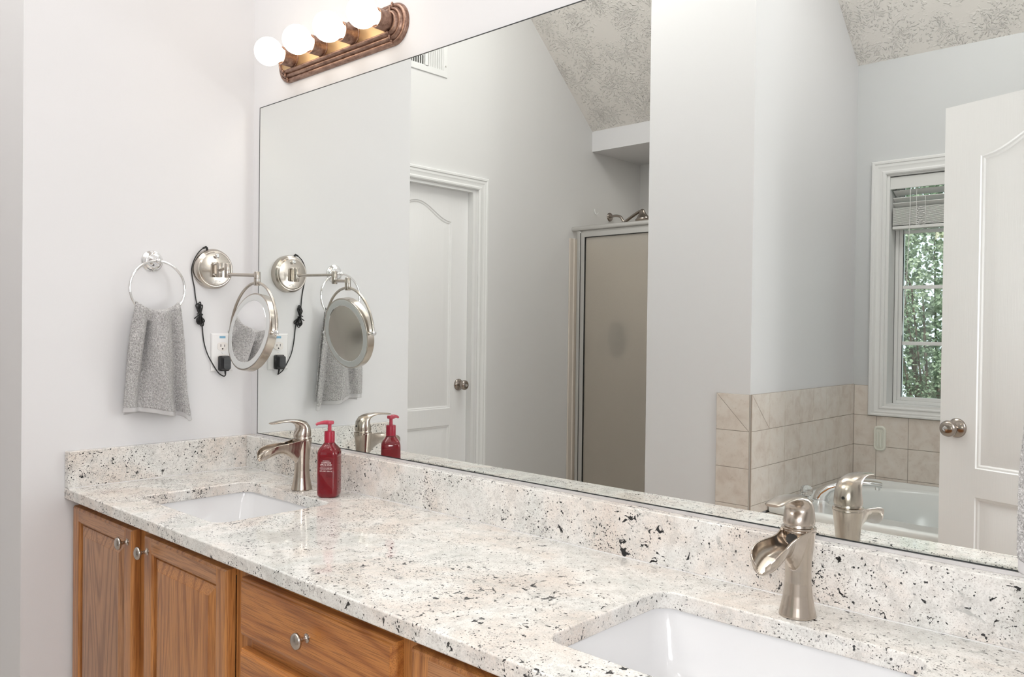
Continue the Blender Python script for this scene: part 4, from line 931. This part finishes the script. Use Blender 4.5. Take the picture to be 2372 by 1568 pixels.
# ------------------------------------------------------------------ oak cabinets
YF, YD_ = -0.526, -0.548
def raised_door(x0, x1, z0, z1, mat_panel, parent, knob_at, name='cabinet_door', stile=0.050, rail=0.036, matr=None, rails=True):
    fn = lambda a, b, h: (a, YD_ - h + 0.0, b)
    # frame: rounded outer edge, stiles and rails
    prof_o = [(0.0, -0.0215), (0.0, -0.007), (0.0015, -0.003), (0.005, -0.0004), (0.008, 0.0)]
    if rails:
        inner = [(0.0, 0.0), (0.002, -0.001), (0.004, -0.0035), (0.0065, -0.0045), (0.0072, -0.0120)]
        outs = [(rect(x0 + i, x1 - i, z0 + i, z1 - i), h) for i, h in prof_o]
        outs += [(rect(x0 + stile - 0.007 + i, x1 - stile + 0.007 - i, z0 + rail + 0.010 + i, z1 - rail + 0.0 - i), h) for i, h in inner]
        d = part(name, MB().rings2(outs, fn, False), matr or M_OAKV, parent, sharp=28)
        # level grained rails laid between the stiles
        a0, a1 = x0 + stile - 0.007, x1 - stile + 0.007
        part('top_rail', MB().rings2([(rect(a0, a1, z1 - rail, z1 - 0.0078), 0.0), (rect(a0, a1, z1 - rail, z1 - 0.0078), 0.00025)], fn, True), M_OAKH2, d)
        pi_ = [(0.0, -0.0120), (0.002, -0.0120), (0.005, -0.0075), (0.028, -0.0012), (0.0285, -0.0002), (0.031, 0.0)]
        p0, p1, q0, q1 = a0 + 0.007, a1 - 0.007, z0 + rail + 0.017, z1 - rail - 0.007
        part('raised_panel', MB().rings2([(rect(p0 + i, p1 - i, q0 + i, q1 - i), h) for i, h in pi_], fn, True), mat_panel, d, sharp=12)
    else:
        outs = [(rect(x0 + i, x1 - i, z0 + i, z1 - i), h) for i, h in [(0.0, -0.0215), (0.0, -0.009), (0.0012, -0.006), (0.005, -0.0045), (0.0065, -0.0015), (0.010, 0.0)]]
        d = part(name, MB().rings2(outs, fn, True), mat_panel, parent, sharp=20)
    kx, kz = knob_at
    k = MB().lathe((kx, YD_, kz), (0, -1, 0), [(0.0085, -0.0005), (0.0085, 0.0015), (0.0060, 0.0025), (0.0042, 0.006), (0.0040, 0.012), (0.0062, 0.017), (0.0125, 0.0195), (0.0152, 0.0215), (0.0155, 0.0245), (0.0135, 0.0275), (0.008, 0.0295), (0, 0.030)], 36)
    part('knob', k, M_KNOB, d, sharp=60)
    return d
def carcass(x0, x1, openings, label, frame_mat=M_OAKV):
    t = thing('vanity_cabinet', label, 'cabinet', ((x0 + x1) / 2, -0.27, FL), 'oak vanity cabinets under the granite')
    mb = MB().box(x0, x0 + 0.016, YF + 0.019, -0.003, FL + 0.10, -0.0305).box(x1 - 0.016, x1, YF + 0.019, -0.003, FL + 0.10, -0.0305).box(x0 + 0.016, x1 - 0.016, YF + 0.019, -0.003, FL + 0.10, FL + 0.118).box(x0 + 0.016, x1 - 0.016, -0.012, -0.003, FL + 0.118, -0.0305).box(x0, x1, YF + 0.075, YF + 0.09, FL, FL + 0.10)
    part('cabinet_box', mb, M_OAKV, t)
    # stiles run full height, rails between them
    edges = [x0] + [v for o in sorted({(o[0], o[1]) for o in openings}) for v in o] + [x1]
    for k in range(0, len(edges), 2): part('frame_stile', MB().box(edges[k], edges[k + 1], YF, YF + 0.0188, FL + 0.10, -0.0305), M_OAKV, t)
    for (a, b) in sorted({(o[0], o[1]) for o in openings}):
        zz = [FL + 0.10] + [v for o in sorted([o for o in openings if o[0] == a], key=lambda o: o[2]) for v in (o[2], o[3])] + [-0.0305]
        for k in range(0, len(zz), 2): part('frame_rail', MB().box(a, b, YF + 0.0004, YF + 0.0188, zz[k], zz[k + 1]), M_OAKH, t)
    return t
zT = -0.050; zB = FL + 0.115
t = carcass(0.002, 0.926, [(0.03, 0.40, FL + 0.13, -0.065), (0.495, 0.885, FL + 0.13, -0.065)], 'oak vanity cabinet with two doors under the far sink')
raised_door(0.017, 0.412, zB, zT, M_OAKV2, t, (0.388, -0.083)); raised_door(0.480, 0.882, zB, zT, M_OAKV, t, (0.502, -0.085))
t = carcass(0.9265, 1.4545, [(0.95, 1.415, -0.160, -0.065), (0.95, 1.415, -0.36, -0.21), (0.95, 1.415, FL + 0.13, -0.40)], 'oak drawer cabinet in the middle of the vanity')
raised_door(0.933, 1.428, -0.172, -0.054, M_OAKH, t, (1.180, -0.112), 'drawer_front', rails=False)
raised_door(0.933, 1.428, -0.375, -0.199, M_OAKH, t, (1.180, -0.287), 'drawer_front', rails=False)
raised_door(0.933, 1.428, zB, -0.402, M_OAKH, t, (1.180, -0.54), 'drawer_front', rails=False)
t = carcass(1.455, XR - 0.002, [(1.49, 1.85, FL + 0.13, -0.065), (1.95, 2.29, FL + 0.13, -0.065)], 'oak vanity cabinet with two doors under the nearer sink')
raised_door(1.469, 1.864, zB, zT, M_OAKV, t, (1.842, -0.083)); raised_door(1.935, 2.312, zB, zT, M_OAKV2, t, (1.957, -0.085))
